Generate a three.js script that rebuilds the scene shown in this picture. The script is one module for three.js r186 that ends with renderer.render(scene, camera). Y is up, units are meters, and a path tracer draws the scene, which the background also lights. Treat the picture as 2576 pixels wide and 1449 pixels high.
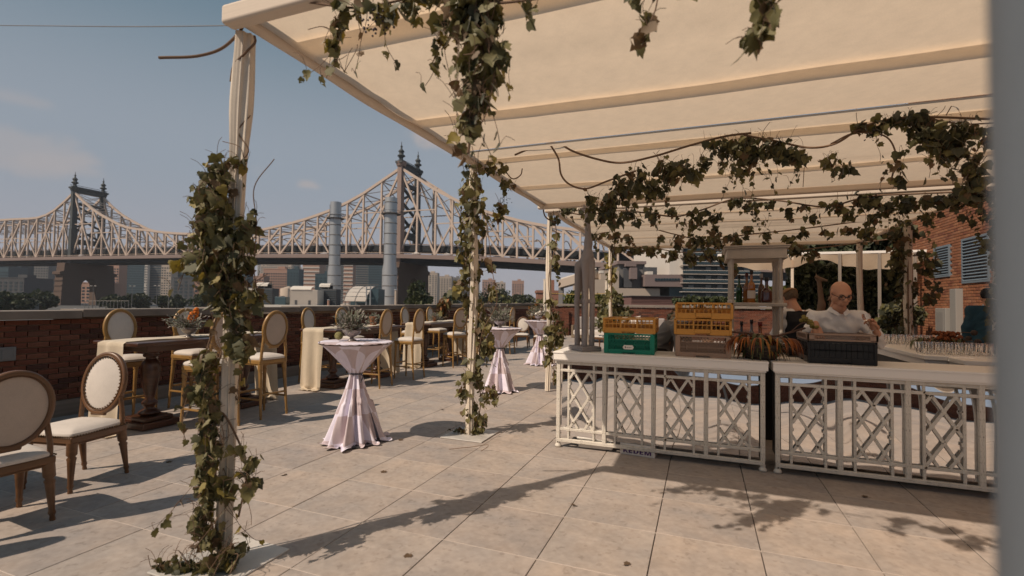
import * as THREE from 'three';
import { mergeGeometries, mergeVertices } from 'three/addons/utils/BufferGeometryUtils.js';
import { RoundedBoxGeometry } from 'three/addons/geometries/RoundedBoxGeometry.js';

// ---------------------------------------------------------------- camera, sky, sun, exposure
const scene = new THREE.Scene();
const YAW = 21.1 * Math.PI / 180, PITCH = 1.7 * Math.PI / 180, ROLL = 0.75 * Math.PI / 180;
const camera = new THREE.PerspectiveCamera(60.71, 1024 / 576, 0.03, 6000);
camera.rotation.order = 'YXZ';
camera.position.set(0, 1.5, 0);
camera.rotation.set(PITCH, YAW, ROLL);
camera.focus = 6; camera.userData.fStop = 1.8;
scene.add(camera);

const renderer = new THREE.WebGLRenderer({ antialias: true });
renderer.setSize(1024, 576);
renderer.toneMapping = THREE.LinearToneMapping;
renderer.toneMappingExposure = 0.86;
renderer.shadowMap.enabled = true;

const SUN = new THREE.Vector3(-0.60, 1, 0.69).normalize();
const sun = new THREE.DirectionalLight(new THREE.Color(1.0, 0.82, 0.645), 4.75);
sun.position.copy(SUN).multiplyScalar(60); sun.target.position.set(-2, 0, -6);
sun.castShadow = true; sun.shadow.mapSize.set(4096, 4096);
Object.assign(sun.shadow.camera, { left: -25, right: 25, top: 25, bottom: -25, near: 1, far: 160 });
scene.add(sun, sun.target);

const smooth = (a, b, x) => { const t = Math.min(1, Math.max(0, (x - a) / (b - a))); return t * t * (3 - 2 * t); };
const mixv = (a, b, t) => a.map((v, i) => v + (b[i] - v) * t);
function rng(seed) { let s = seed >>> 0; return () => { s = (s + 0x6d2b79f5) | 0; let t = Math.imul(s ^ (s >>> 15), 1 | s); t = (t + Math.imul(t ^ (t >>> 7), 61 | t)) ^ t; return ((t ^ (t >>> 14)) >>> 0) / 4294967296; }; }
function hash2(x, y, s) { let h = Math.imul(x | 0, 374761393) ^ Math.imul(y | 0, 668265263) ^ Math.imul(s | 0, 1274126177); h = Math.imul(h ^ (h >>> 13), 1274126177); return ((h ^ (h >>> 16)) >>> 0) / 4294967296; }
function vnoise(x, y, per, s) {                      // value noise that tiles with period per
  const xi = Math.floor(x), yi = Math.floor(y), fx = x - xi, fy = y - yi, u = fx * fx * (3 - 2 * fx), v = fy * fy * (3 - 2 * fy), w = (n) => ((n % per) + per) % per;
  const a = hash2(w(xi), w(yi), s), b = hash2(w(xi + 1), w(yi), s), c = hash2(w(xi), w(yi + 1), s), d = hash2(w(xi + 1), w(yi + 1), s);
  return a + (b - a) * u + (c - a) * v + (a - b - c + d) * u * v;
}
function fbm(x, y, per, s, oct = 4) { let r = 0, a = 0.5, t = 0; for (let i = 0; i < oct; i++) { r += a * vnoise(x, y, per, s + i * 17); t += a; a *= 0.5; x *= 2; y *= 2; per *= 2; } return r / t; }

{ // the sky: hazy late-summer blue, paler and warmer towards the horizon, with a few soft clouds
  const W = 1024, H = 512, data = new Float32Array(W * H * 4);
  const R = (u, v) => { const d = new THREE.Vector3((u - 1288) / 1237, -(v - 724.5) / 1237, -1).applyEuler(camera.rotation).normalize(); return d; };
  const clouds = [[60, 395, .07, .03, .55, 11], [150, 420, .05, .014, .35, 7], [1105, 352, .05, .022, .95, 23], [775, 467, .018, .0065, .9, 31], [30, 246, .04, .007, .4, 41], [650, 430, .012, .01, .12, 51], [1640, 500, .5, .02, .25, 3]]
    .map(([u, v, rx, ry, a, s]) => { const d = R(u, v); return { az: Math.atan2(d.x, -d.z), el: Math.asin(d.y), rx, ry, a, s }; });
  for (let j = 0; j < H; j++) for (let i = 0; i < W; i++) {
    const th = ((i + .5) / W - .5) * 2 * Math.PI, el = ((j + .5) / H - .5) * Math.PI, dx = Math.cos(el) * Math.cos(th), dy = Math.sin(el), dz = Math.cos(el) * Math.sin(th);
    let c;
    const e = Math.max(0, el * 180 / Math.PI);
    if (e < 14) c = mixv([.425, .42, .465], [.335, .385, .45], smooth(0, 14, e));
    else if (e < 36) c = mixv([.335, .385, .45], [.105, .20, .27], smooth(14, 36, e));
    else c = mixv([.105, .20, .27], [.065, .135, .21], smooth(36, 85, e));
    const s = dx * SUN.x + dy * SUN.y + dz * SUN.z;
    c = mixv(c, [.80, .78, .74], .3 * Math.exp(-(1 - s) * 9));
    const az = Math.atan2(dx, -dz);
    for (const k of clouds) {
      const x = (az - k.az) / k.rx, y = (el - k.el) / k.ry, r = x * x + y * y * (y < 0 ? 1.7 : .8);
      if (r > 5) continue;
      const n = fbm(az * 40 + k.s, el * 90, 4096, k.s, 4);
      const m = smooth(.35, .8, n + .55 - r * .42) * k.a;
      c = mixv(c, [.50, .45, .44], m * .8);
    }
    if (el < 0) c = mixv(c, [.22, .21, .2], smooth(0, .12, -el));
    const o = (j * W + i) * 4; data[o] = c[0]; data[o + 1] = c[1]; data[o + 2] = c[2]; data[o + 3] = 1;
  }
  const t = new THREE.DataTexture(data, W, H, THREE.RGBAFormat, THREE.FloatType);
  t.mapping = THREE.EquirectangularReflectionMapping; t.magFilter = t.minFilter = THREE.LinearFilter; t.needsUpdate = true;
  scene.background = t; scene.environment = t;
}
scene.fog = new THREE.FogExp2(new THREE.Color(0.62, 0.64, 0.70), 0.00013);

// ---------------------------------------------------------------- naming and building helpers
const used = new Map();
function numbered(name) { const n = used.get(name) || 0; used.set(name, n + 1); return n ? name + '_' + String(n).padStart(3, '0') : name; }
function tag(o, label, category, group) { if (label) o.userData.label = label; if (category) o.userData.category = category; if (group) o.userData.group = group; return o; }
function thing(name, label, category, p = [0, 0, 0], turn = 0, group) {
  const o = new THREE.Group(); o.name = numbered(name); o.position.set(...p); o.rotation.y = turn; scene.add(o); return tag(o, label, category, group);
}
function part(name, geo, m, parent, kind) {
  const o = new THREE.Mesh(Array.isArray(geo) ? M(geo) : geo, m); o.name = name; o.castShadow = o.receiveShadow = true;
  if (kind) o.userData.kind = kind; (parent || scene).add(o); return o;
}
function solo(name, geo, m, label, category, group) { const o = part(name, geo, m); o.name = numbered(name); return tag(o, label, category, group); }
function structure(name, geo, m) { const o = part(name, geo, m); o.name = numbered(name); o.userData.kind = 'structure'; return o; }
function dup(root, p, turn, label, group) {
  const r = root.clone(); r.name = numbered(root.name.replace(/_\d{3}$/, '')); scene.add(r); r.position.set(...p); r.rotation.set(0, turn, 0); r.userData = { ...root.userData };
  if (label) r.userData.label = label; if (group) r.userData.group = group; return r;
}
const V = (x, y, z) => new THREE.Vector3(x, y, z);
function M(list, keepUv) {
  const out = list.flat(Infinity).map((g) => {
    let q = g.index ? g.toNonIndexed() : g;
    const n = new THREE.BufferGeometry();
    n.setAttribute('position', q.attributes.position.clone()); n.setAttribute('normal', q.attributes.normal.clone());
    if (keepUv || g.userData.keepUv) n.setAttribute('uv', q.attributes.uv.clone()); else metreUv(n);
    return n;
  });
  return out.length > 1 ? mergeGeometries(out) : out[0];
}
function metreUv(g) {                                // uv in metres, by the main direction of each face
  const p = g.attributes.position, n = g.attributes.normal, uv = new Float32Array(p.count * 2);
  for (let i = 0; i < p.count; i += 3) {
    let nx = 0, ny = 0, nz = 0; for (let k = 0; k < 3; k++) { nx += Math.abs(n.getX(i + k)); ny += Math.abs(n.getY(i + k)); nz += Math.abs(n.getZ(i + k)); }
    for (let k = 0; k < 3; k++) {
      const x = p.getX(i + k), y = p.getY(i + k), z = p.getZ(i + k), o = (i + k) * 2;
      if (ny >= nx && ny >= nz) { uv[o] = x; uv[o + 1] = z; } else if (nx >= nz) { uv[o] = z; uv[o + 1] = y; } else { uv[o] = x; uv[o + 1] = y; }
    }
  }
  g.setAttribute('uv', new THREE.BufferAttribute(uv, 2)); return g;
}
const box = (w, h, d, x = 0, y = 0, z = 0) => new THREE.BoxGeometry(w, h, d).translate(x, y, z);
const rbox = (w, h, d, x = 0, y = 0, z = 0, r = .006, s = 2) => new RoundedBoxGeometry(w, h, d, s, Math.min(r, w / 2.01, h / 2.01, d / 2.01)).translate(x, y, z);
const box2 = (x0, x1, y0, y1, z0, z1) => box(x1 - x0, y1 - y0, z1 - z0, (x0 + x1) / 2, (y0 + y1) / 2, (z0 + z1) / 2);
function along(g, p, q, up) {                        // puts a geometry built on 0..length of +z onto the line from p to q
  const d = V().subVectors(q, p), m = new THREE.Matrix4(), u = up || (Math.abs(d.clone().normalize().y) > .95 ? V(1, 0, 0) : V(0, 1, 0));
  const zz = d.clone().normalize(), xx = V().crossVectors(u, zz).normalize(), yy = V().crossVectors(zz, xx);
  m.makeBasis(xx, yy, zz).setPosition(p); return g.applyMatrix4(m);
}
function beam(p, q, w, h, up) { const L = p.distanceTo(q); return along(box(w, h, L, 0, 0, L / 2), p, q, up); }
function rod(p, q, r0, r1 = r0, seg = 10) { const L = p.distanceTo(q); return along(new THREE.CylinderGeometry(r1, r0, L, seg).rotateX(Math.PI / 2).translate(0, 0, L / 2), p, q); }
function tube(pts, r, seg = 24, rad = 6) { return new THREE.TubeGeometry(new THREE.CatmullRomCurve3(pts.map((p) => p.isVector3 ? p : V(...p))), seg, r, rad, false); }
const lathe = (pts, seg = 20) => new THREE.LatheGeometry(pts.map(([r, y]) => new THREE.Vector2(r, y)), seg);
const ball = (r, x, y, z, s = 10) => new THREE.SphereGeometry(r, s, Math.ceil(s * .7)).translate(x, y, z);
function surf(f, nu, nv, closeU) {                   // grid surface from f(u,v) -> [x,y,z]; uv kept as 0..1 unless changed
  const g = new THREE.BufferGeometry(), p = [], uv = [], ix = [];
  for (let j = 0; j <= nv; j++) for (let i = 0; i <= nu; i++) { const q = f(i / nu, j / nv); p.push(q[0], q[1], q[2]); uv.push(q[3] ?? i / nu, q[4] ?? j / nv); }
  for (let j = 0; j < nv; j++) for (let i = 0; i < nu; i++) { const a = j * (nu + 1) + i, b = a + 1, c = a + nu + 1, d = c + 1; ix.push(a, b, d, a, d, c); }
  g.setAttribute('position', new THREE.Float32BufferAttribute(p, 3)); g.setAttribute('uv', new THREE.Float32BufferAttribute(uv, 2)); g.setIndex(ix); g.computeVertexNormals();
  if (closeU) { const n = g.attributes.normal; for (let j = 0; j <= nv; j++) { const a = j * (nu + 1), b = a + nu, v = V(n.getX(a) + n.getX(b), n.getY(a) + n.getY(b), n.getZ(a) + n.getZ(b)).normalize(); n.setXYZ(a, v.x, v.y, v.z); n.setXYZ(b, v.x, v.y, v.z); } }
  g.userData.keepUv = true; return g;
}
// signed-distance modelling: tapered capsules joined smoothly, meshed by surface nets
const cap = (a, b, r0, r1 = r0, sx = 1, sz = 1) => ({ a, b, r0, r1, sx, sz });
function capDist(c, x, y, z) {
  const ax = c.a[0], ay = c.a[1], az = c.a[2], bx = c.b[0] - ax, by = c.b[1] - ay, bz = c.b[2] - az, L = bx * bx + by * by + bz * bz || 1e-9;
  let t = ((x - ax) * bx + (y - ay) * by + (z - az) * bz) / L; t = t < 0 ? 0 : t > 1 ? 1 : t;
  const dx = (x - ax - bx * t) / c.sx, dy = y - ay - by * t, dz = (z - az - bz * t) / c.sz;
  return (Math.sqrt(dx * dx + dy * dy + dz * dz) - (c.r0 + (c.r1 - c.r0) * t)) * Math.min(c.sx, c.sz, 1);
}
function blend(caps, k, grow = 0, cut) {
  return (x, y, z) => {
    let s = 1e3;
    for (const c of caps) { const d = capDist(c, x, y, z) - grow; const h = Math.max(k - Math.abs(s - d), 0) / k; s = Math.min(s, d) - h * h * k * .25; }
    return cut ? Math.max(s, cut(x, y, z)) : s;
  };
}
function nets(f, lo, hi, cell) {
  const n = [0, 1, 2].map((i) => Math.ceil((hi[i] - lo[i]) / cell) + 1), [nx, ny, nz] = n, val = new Float32Array(nx * ny * nz), id = new Int32Array(nx * ny * nz).fill(-1), pos = [], idx = [];
  const at = (i, j, k) => (k * ny + j) * nx + i;
  const BK = 5, rad = cell * BK * .5 * 1.74 * 1.25 + .02;   // blocks far from the surface are filled with one value
  for (let K = 0; K < nz; K += BK) for (let Jb = 0; Jb < ny; Jb += BK) for (let I = 0; I < nx; I += BK) {
    const h = (BK - 1) / 2 * cell, d = f(lo[0] + I * cell + h, lo[1] + Jb * cell + h, lo[2] + K * cell + h), fill = Math.abs(d) > rad;
    for (let k = K; k < Math.min(nz, K + BK); k++) for (let j = Jb; j < Math.min(ny, Jb + BK); j++) for (let i = I; i < Math.min(nx, I + BK); i++) val[at(i, j, k)] = fill ? d : f(lo[0] + i * cell, lo[1] + j * cell, lo[2] + k * cell);
  }
  for (let k = 0; k < nz - 1; k++) for (let j = 0; j < ny - 1; j++) for (let i = 0; i < nx - 1; i++) {
    let sx = 0, sy = 0, sz = 0, c = 0;
    for (let e = 0; e < 12; e++) {
      const ax = e >> 2, q = e & 3, o = [0, 0, 0], p = [0, 0, 0], b1 = (ax + 1) % 3, b2 = (ax + 2) % 3;
      o[b1] = p[b1] = q & 1; o[b2] = p[b2] = q >> 1; p[ax] = 1;
      const va = val[at(i + o[0], j + o[1], k + o[2])], vb = val[at(i + p[0], j + p[1], k + p[2])];
      if ((va < 0) === (vb < 0)) continue;
      const t = va / (va - vb); sx += o[0] + (p[0] - o[0]) * t; sy += o[1] + (p[1] - o[1]) * t; sz += o[2] + (p[2] - o[2]) * t; c++;
    }
    if (c) { id[at(i, j, k)] = pos.length / 3; pos.push(lo[0] + (i + sx / c) * cell, lo[1] + (j + sy / c) * cell, lo[2] + (k + sz / c) * cell); }
  }
  const quad = (a, b, c, d, flip) => { if (a < 0 || b < 0 || c < 0 || d < 0) return; if (flip) idx.push(a, c, b, a, d, c); else idx.push(a, b, c, a, c, d); };
  for (let k = 1; k < nz - 1; k++) for (let j = 1; j < ny - 1; j++) for (let i = 1; i < nx - 1; i++) {
    const v = val[at(i, j, k)] < 0;
    if (v !== (val[at(i + 1, j, k)] < 0)) quad(id[at(i, j - 1, k - 1)], id[at(i, j, k - 1)], id[at(i, j, k)], id[at(i, j - 1, k)], !v);
    if (v !== (val[at(i, j + 1, k)] < 0)) quad(id[at(i - 1, j, k - 1)], id[at(i - 1, j, k)], id[at(i, j, k)], id[at(i, j, k - 1)], !v);
    if (v !== (val[at(i, j, k + 1)] < 0)) quad(id[at(i - 1, j - 1, k)], id[at(i, j - 1, k)], id[at(i, j, k)], id[at(i - 1, j, k)], !v);
  }
  const g = new THREE.BufferGeometry(); g.setAttribute('position', new THREE.Float32BufferAttribute(pos, 3)); g.setIndex(idx);
  const nor = [], e = cell * .6; for (let i = 0; i < pos.length; i += 3) { const x = pos[i], y = pos[i + 1], z = pos[i + 2]; const v = V(f(x + e, y, z) - f(x - e, y, z), f(x, y + e, z) - f(x, y - e, z), f(x, y, z + e) - f(x, y, z - e)).normalize(); nor.push(v.x, v.y, v.z); }
  g.setAttribute('normal', new THREE.Float32BufferAttribute(nor, 3)); g.setAttribute('uv', new THREE.Float32BufferAttribute(new Float32Array(pos.length / 3 * 2), 2));
  return g;
}
// directions and far placement: right and forward of the view along the ground
const RT = V(Math.cos(YAW), 0, -Math.sin(YAW)), FW = V(-Math.sin(YAW), 0, -Math.cos(YAW));
const ground = (X, Z, y = 0) => V(RT.x * X + FW.x * Z, y, RT.z * X + FW.z * Z);
const horizon = (x) => 744.6 + .013 * x;
const far = (x, Z, y = 0) => ground((x - 1288) / 1237 * Z, Z, y);
const farY = (x, y, Z) => 1.5 + (horizon(x) - y) / 1237 * Z;

// ---------------------------------------------------------------- materials
function tex(w, h, f, srgb = true, rep = 1) {
  const d = new Uint8Array(w * h * 4);
  for (let j = 0; j < h; j++) for (let i = 0; i < w; i++) { const c = f(i / w, j / h, i, j), o = (j * w + i) * 4; for (let k = 0; k < 3; k++) d[o + k] = Math.max(0, Math.min(255, c[k] * 255)); d[o + 3] = 255; }
  const t = new THREE.DataTexture(d, w, h); t.wrapS = t.wrapT = THREE.RepeatWrapping; t.magFilter = THREE.LinearFilter; t.minFilter = THREE.LinearMipmapLinearFilter; t.generateMipmaps = true;
  if (srgb) t.colorSpace = THREE.SRGBColorSpace; t.repeat.set(rep, rep); t.needsUpdate = true; return t;
}
const lin = (r, g, b) => new THREE.Color().setRGB(r, g, b);
const std = (c, rough = .8, o = {}) => new THREE.MeshStandardMaterial({ color: Array.isArray(c) ? lin(...c) : c, roughness: rough, side: THREE.DoubleSide, ...o });
const phy = (c, rough = .8, o = {}) => new THREE.MeshPhysicalMaterial({ color: Array.isArray(c) ? lin(...c) : c, roughness: rough, side: THREE.DoubleSide, ...o });
const grain = (s, amp = .12, sx = 3, sy = 40) => tex(256, 256, (u, v) => { const n = fbm(u * sx, v * sy, Math.max(sx, sy), s, 3), m = 1 - amp + amp * 2 * (n - .5) + (hash2(u * 256, v * 256, s) - .5) * .04; return [m, m, m]; });
const weave = tex(128, 128, (u, v, i, j) => { const m = .93 + .07 * ((i + j) & 1) - .05 * hash2(i, j, 5) - .06 * (fbm(u * 6, v * 6, 6, 9) - .5); return [m, m, m]; });
weave.repeat.set(3, 3);
const mottle = tex(512, 512, (u, v) => { const n = fbm(u * 5, v * 5, 5, 3, 5), m = .86 + .28 * (n - .5) + .05 * (hash2(u * 512, v * 512, 4) - .5); return [m, m, m]; }); mottle.repeat.set(.8, .8);

const chipTex = tex(1024, 1024, (u, v) => {
  const n = fbm(u * 22, v * 22, 22, 71, 4), b = fbm(u * 5, v * 5, 5, 72, 3), w = .92 + .08 * (fbm(u * 40, v * 40, 40, 73, 3) - .5) - .1 * Math.max(0, b - .55);
  const chip = smooth(.705, .735, n + .1 * (b - .5)), edge = smooth(.66, .70, n + .1 * (b - .5));
  return mixv(mixv([w, w * .985, w * .95], [w * .8, w * .72, w * .6], edge * .5), [.16, .11, .085], chip);
}); chipTex.repeat.set(1.7, 1.7);
const MT = {
  chipped: std([.82, .80, .775], .5, { map: chipTex }),
  whitePaint: std([.86, .835, .80], .42),
  gold: phy([.40, .225, .07], .38, { map: grain(1), clearcoat: .25, clearcoatRoughness: .4 }),
  walnut: phy([.115, .043, .022], .34, { map: grain(2, .25), clearcoat: .4, clearcoatRoughness: .3 }),
  linen: std([.70, .64, .585], .95, { map: weave }),
  backing: std([.52, .44, .38], .95, { map: weave }),
  runner: phy([.78, .66, .5], .95, { map: weave, transmission: .25, thickness: 0 }),
  canvas: phy([.88, .725, .56], 1, { map: weave, transmission: .70, thickness: 0 }),
  hem: phy([.80, .69, .58], .95, { map: weave }),
  drape: phy([.80, .71, .60], .95, { map: weave }),
  plate: std([.74, .71, .67], .5, { map: mottle }),
  concrete: std([.31, .265, .23], .9, { map: mottle }),
  curb: std([.34, .29, .25], .9, { map: mottle }),
  mortar: std([.36, .28, .22], .95),
  bark: std([.10, .055, .04], .9),
  stem: std([.16, .10, .065], .9),
  black: std([.012, .013, .016], .5),
  iron: std([.05, .05, .055], .5),
  statue: std([.40, .365, .365], .75, { map: grain(6, .16, 4, 24) }),
  pale: std([.68, .61, .53], .8, { map: mottle }),
  glass: phy([1, 1, 1], .03, { transmission: 1, thickness: .0, ior: 1.45 }),
};
MT.strip = phy([.93, .80, .64], 1, { map: weave, transmission: .85, thickness: 0 });
const leafMat = (c, t = .35) => phy(c, .7, { transmission: t, thickness: 0 });
const LEAF = [leafMat([.135, .122, .036]), leafMat([.085, .085, .03]), leafMat([.20, .175, .06]), leafMat([.30, .23, .035], .45), leafMat([.15, .09, .038]), leafMat([.048, .052, .024])];
// ---------------------------------------------------------------- the terrace: pavers, parapets
const TILE = .62, X0 = -7.5, X1 = 12, ZN = 3.4, ZF = -22.5;
const paverTex = tex(1024, 1024, (u, v) => {
  const a = fbm(u * 4, v * 4, 4, 101, 5), b = fbm(u * 9 + 3, v * 9, 9, 131, 4), c = fbm(u * 60, v * 60, 60, 151, 2), d = fbm(u * 3, v * 14, 14, 171, 4);
  const m = .655 + .10 * (a - .5) + .07 * (b - .5) + .07 * (c - .5) + .05 * (d - .5) + .03 * (hash2(u * 1024, v * 1024, 3) - .5), w = .008 * (b - .5) * 4, st = smooth(.6, .78, fbm(u * 6, v * 6, 6, 191, 4)) * .035, sp = smooth(.70, .78, fbm(u * 46, v * 46, 46, 211, 3)) * .05;
  return [m + w - st - sp, m - .040 - st - sp, m - .070 - w - st - sp];
});
const paverMats = [0, 1, 2, 3].map((i) => { const t = paverTex.clone(); t.repeat.set(.55, .55); t.offset.set(i * .27, i * .61); t.needsUpdate = true; const k = [1, .93, 1.035, .965][i]; return std([k, k * [1, 1.008, .985, 1.004][i], k * [1, 1.03, .97, 1.015][i]], .82, { map: t, roughnessMap: null }); });
function paver(w, d, h, b) {                          // slab with a chamfered rim, top at y = 0
  const t = [[-w / 2 + b, 0, -d / 2 + b], [w / 2 - b, 0, -d / 2 + b], [w / 2 - b, 0, d / 2 - b], [-w / 2 + b, 0, d / 2 - b]], m = [[-w / 2, -b, -d / 2], [w / 2, -b, -d / 2], [w / 2, -b, d / 2], [-w / 2, -b, d / 2]], o = m.map(([x, , z]) => [x, -h, z]);
  const p = []; const q = (a, b2, c, e) => p.push(...a, ...c, ...b2, ...a, ...e, ...c);
  q(t[0], t[1], t[2], t[3]);
  for (let i = 0; i < 4; i++) { const j = (i + 1) % 4; q(t[i], m[i], m[j], t[j]); q(m[i], o[i], o[j], m[j]); }
  const g = new THREE.BufferGeometry(); g.setAttribute('position', new THREE.Float32BufferAttribute(p, 3)); g.computeVertexNormals(); return metreUv(g);
}
const terrace = new THREE.Group(); terrace.name = 'terrace_floor'; terrace.userData.kind = 'structure'; scene.add(terrace);
part('slab', box2(X0 - .4, X1, -.5, -.05, ZF - .4, ZN + .4), std([.03, .027, .025], .95), terrace);
{
  const g = [0, 1, 2, 3].map((i) => paver(.6135, .6165, .045, .0015));
  const rnd = rng(5), rest = [[], [], [], []], near = [];
  for (let i = -11; i <= 20; i++) for (let j = -36; j <= 10; j++) {
    const x = -.9 + TILE * (i + .5), z = -2.79 + TILE * (j + .5);
    if (x < X0 - .3 || x > X1 || z < ZF || z > ZN) continue;
    const X = x * RT.x + z * RT.z, Z = x * FW.x + z * FW.z, k = Math.floor(rnd() * 4);
    const seen = Z > 1.2 && Math.abs(X) < Z * 1.12 + .4 && Z < 8.4;
    (seen ? near : rest[k]).push([x, z, k, Z, rnd()]);
  }
  near.sort((a, b) => a[3] - b[3]);
  near.forEach(([x, z, k, , q], i) => { if (i >= 300) return rest[k].push([x, z]); const o = part('paver', g[k], paverMats[k], terrace); o.position.set(x, (q - .5) * .002, z); o.rotation.y = Math.floor(q * 4) * Math.PI / 2 * 0; });
  rest.forEach((l, k) => { const im = new THREE.InstancedMesh(g[k], paverMats[k], l.length); im.name = 'pavers'; im.userData.kind = 'stuff'; const m = new THREE.Matrix4(); l.forEach(([x, z], i) => im.setMatrixAt(i, m.makeTranslation(x, 0, z))); terrace.add(im); });
  const lines = []; for (let j = -36; j <= 10; j++) { const z = -2.79 + TILE * j; if (z > ZF && z < ZN) lines.push(box(X1 - X0, .03, .0045, (X0 + X1) / 2, -.0158, z)); }
  part('grout', lines, std([.60, .52, .46], .9), terrace);
}
// brick walls ------------------------------------------------------------------------------------
const brickGeo = rbox(.203, .057, .05, 0, 0, 0, .004, 1);
const brickMats = [[.205, .068, .038], [.165, .053, .03], [.24, .095, .056], [.10, .042, .03], [.19, .083, .054]].map((c) => std(c, .88, { map: mottle }));
const orangeMats = [[.40, .16, .075], [.34, .13, .06], [.45, .20, .10], [.27, .095, .05], [.37, .16, .085]].map((c) => std(c, .88, { map: mottle }));
function brickRun(parent, place, L, y0, courses, seed, nearest, hole, mats = brickMats) {  // place(t, y) -> matrix of a brick at t metres along the wall
  const rnd = rng(seed), all = [];
  for (let c = 0; c < courses; c++) for (let t = (c & 1) * .106 + .1; t < L; t += .213) { const y = y0 + c * .0677 + .0338; if (hole && hole(t, y)) continue; all.push({ t, y, k: Math.floor(rnd() ** 1.3 * 5), o: rnd() * .004 }); }
  if (nearest) { all.forEach((b) => { b.d = nearest(b.t, b.y); }); all.sort((a, b) => a.d - b.d); }
  const lists = mats.map(() => []);
  all.forEach((b, i) => {
    const m = place(b.t, b.y, b.o);
    if (nearest && i < 300 && b.d < 1e5) { const o = part('brick', brickGeo, mats[b.k], parent); m.decompose(o.position, o.quaternion, o.scale); } else lists[b.k].push(m);
  });
  lists.forEach((l, k) => { if (!l.length) return; const im = new THREE.InstancedMesh(brickGeo, mats[k], l.length); im.name = 'bricks'; im.userData.kind = 'stuff'; l.forEach((m, i) => im.setMatrixAt(i, m)); parent.add(im); });
}
const qY = (a) => new THREE.Quaternion().setFromAxisAngle(V(0, 1, 0), a), ONE = V(1, 1, 1);
const slope = (z) => 1.25 + .0085 * -z;                // the coping of the long wall climbs a little with the roof's fall
{
  const w = thing('parapet_wall', 'long red brick parapet with pale coping running along the left side of the terrace', 'wall');
  const L = ZN - ZF;
  part('core', box2(X0 - .34, X0 - .025, -.3, 1.17, ZF, ZN), MT.mortar, w);
  part('curb', box2(X0 - .024, X0 + .03, -.04, .2, ZF + .02, ZN), MT.curb, w);
  brickRun(w, (t, y, o) => new THREE.Matrix4().compose(V(X0 - .022 + o, y, ZN - t), qY(Math.PI / 2), ONE), L, .205, 15, 21, (t) => { const z = ZN - t; return z < -1.9 ? Math.hypot(X0, z) : 1e6; });
  for (let z = ZN, i = 0; z > ZF - .3; z -= 1.83, i++) {
    const z1 = Math.max(z - 1.824, ZF - .34), g = M([rbox(.5, .1, z - z1, X0 - .16, 0, 0, .008)]), o = part('coping_stone', g, MT.concrete, w);
    o.position.set(0, (slope(z) + slope(z1)) / 2, (z + z1) / 2);
  }
  part('core', [0, 1, 2, 3, 4, 5, 6, 7].map((i) => { const z = ZN - i * 3.6; return box2(X0 - .3, X0 - .03, 1.1, slope(z) - .05, Math.max(z - 3.62, ZF), z); }), MT.mortar, w);
  const e = part('outlet_box', [rbox(.02, .16, .3, X0 + .02, .83, -3.15, .005), rbox(.02, .12, .10, X0 + .028, .83, -3.22, .005)], std([.16, .17, .18], .5), w); tag(e, 'small grey outlet cover');
}
{
  const w = thing('parapet_wall', 'sunlit red brick parapet across the far end of the terrace', 'wall');
  part('core', box2(X0 - .3, X1, -.3, 1.32, ZF - .34, ZF - .025), MT.mortar, w);
  brickRun(w, (t, y, o) => new THREE.Matrix4().compose(V(X0 + t, y, ZF - .022 + o), qY(0), ONE), X1 - X0, .0, 20, 22);
  for (let x = X0 + .1, i = 0; x < X1; x += 1.83) part('coping_stone', rbox(1.824, .1, .5, 0, 0, 0, .008), MT.concrete, w).position.set(x + .91, slope(ZF) - .02, ZF - .16);
}
{
  const w = thing('parapet_wall', 'brick parapet behind the camera, seen only in the mirrored bar front', 'wall');
  part('core', box2(X0 - .3, X1, -.3, 1.88, ZN + .025, ZN + .34), MT.mortar, w);
  brickRun(w, (t, y, o) => new THREE.Matrix4().compose(V(X0 + t, y, ZN + .022 - o), qY(Math.PI), ONE), X1 - X0, .0, 28, 23);
  part('coping', rbox(X1 - X0 + .4, .1, .5, (X0 + X1) / 2, 1.93, ZN + .16, .008), MT.concrete, w);
}
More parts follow.
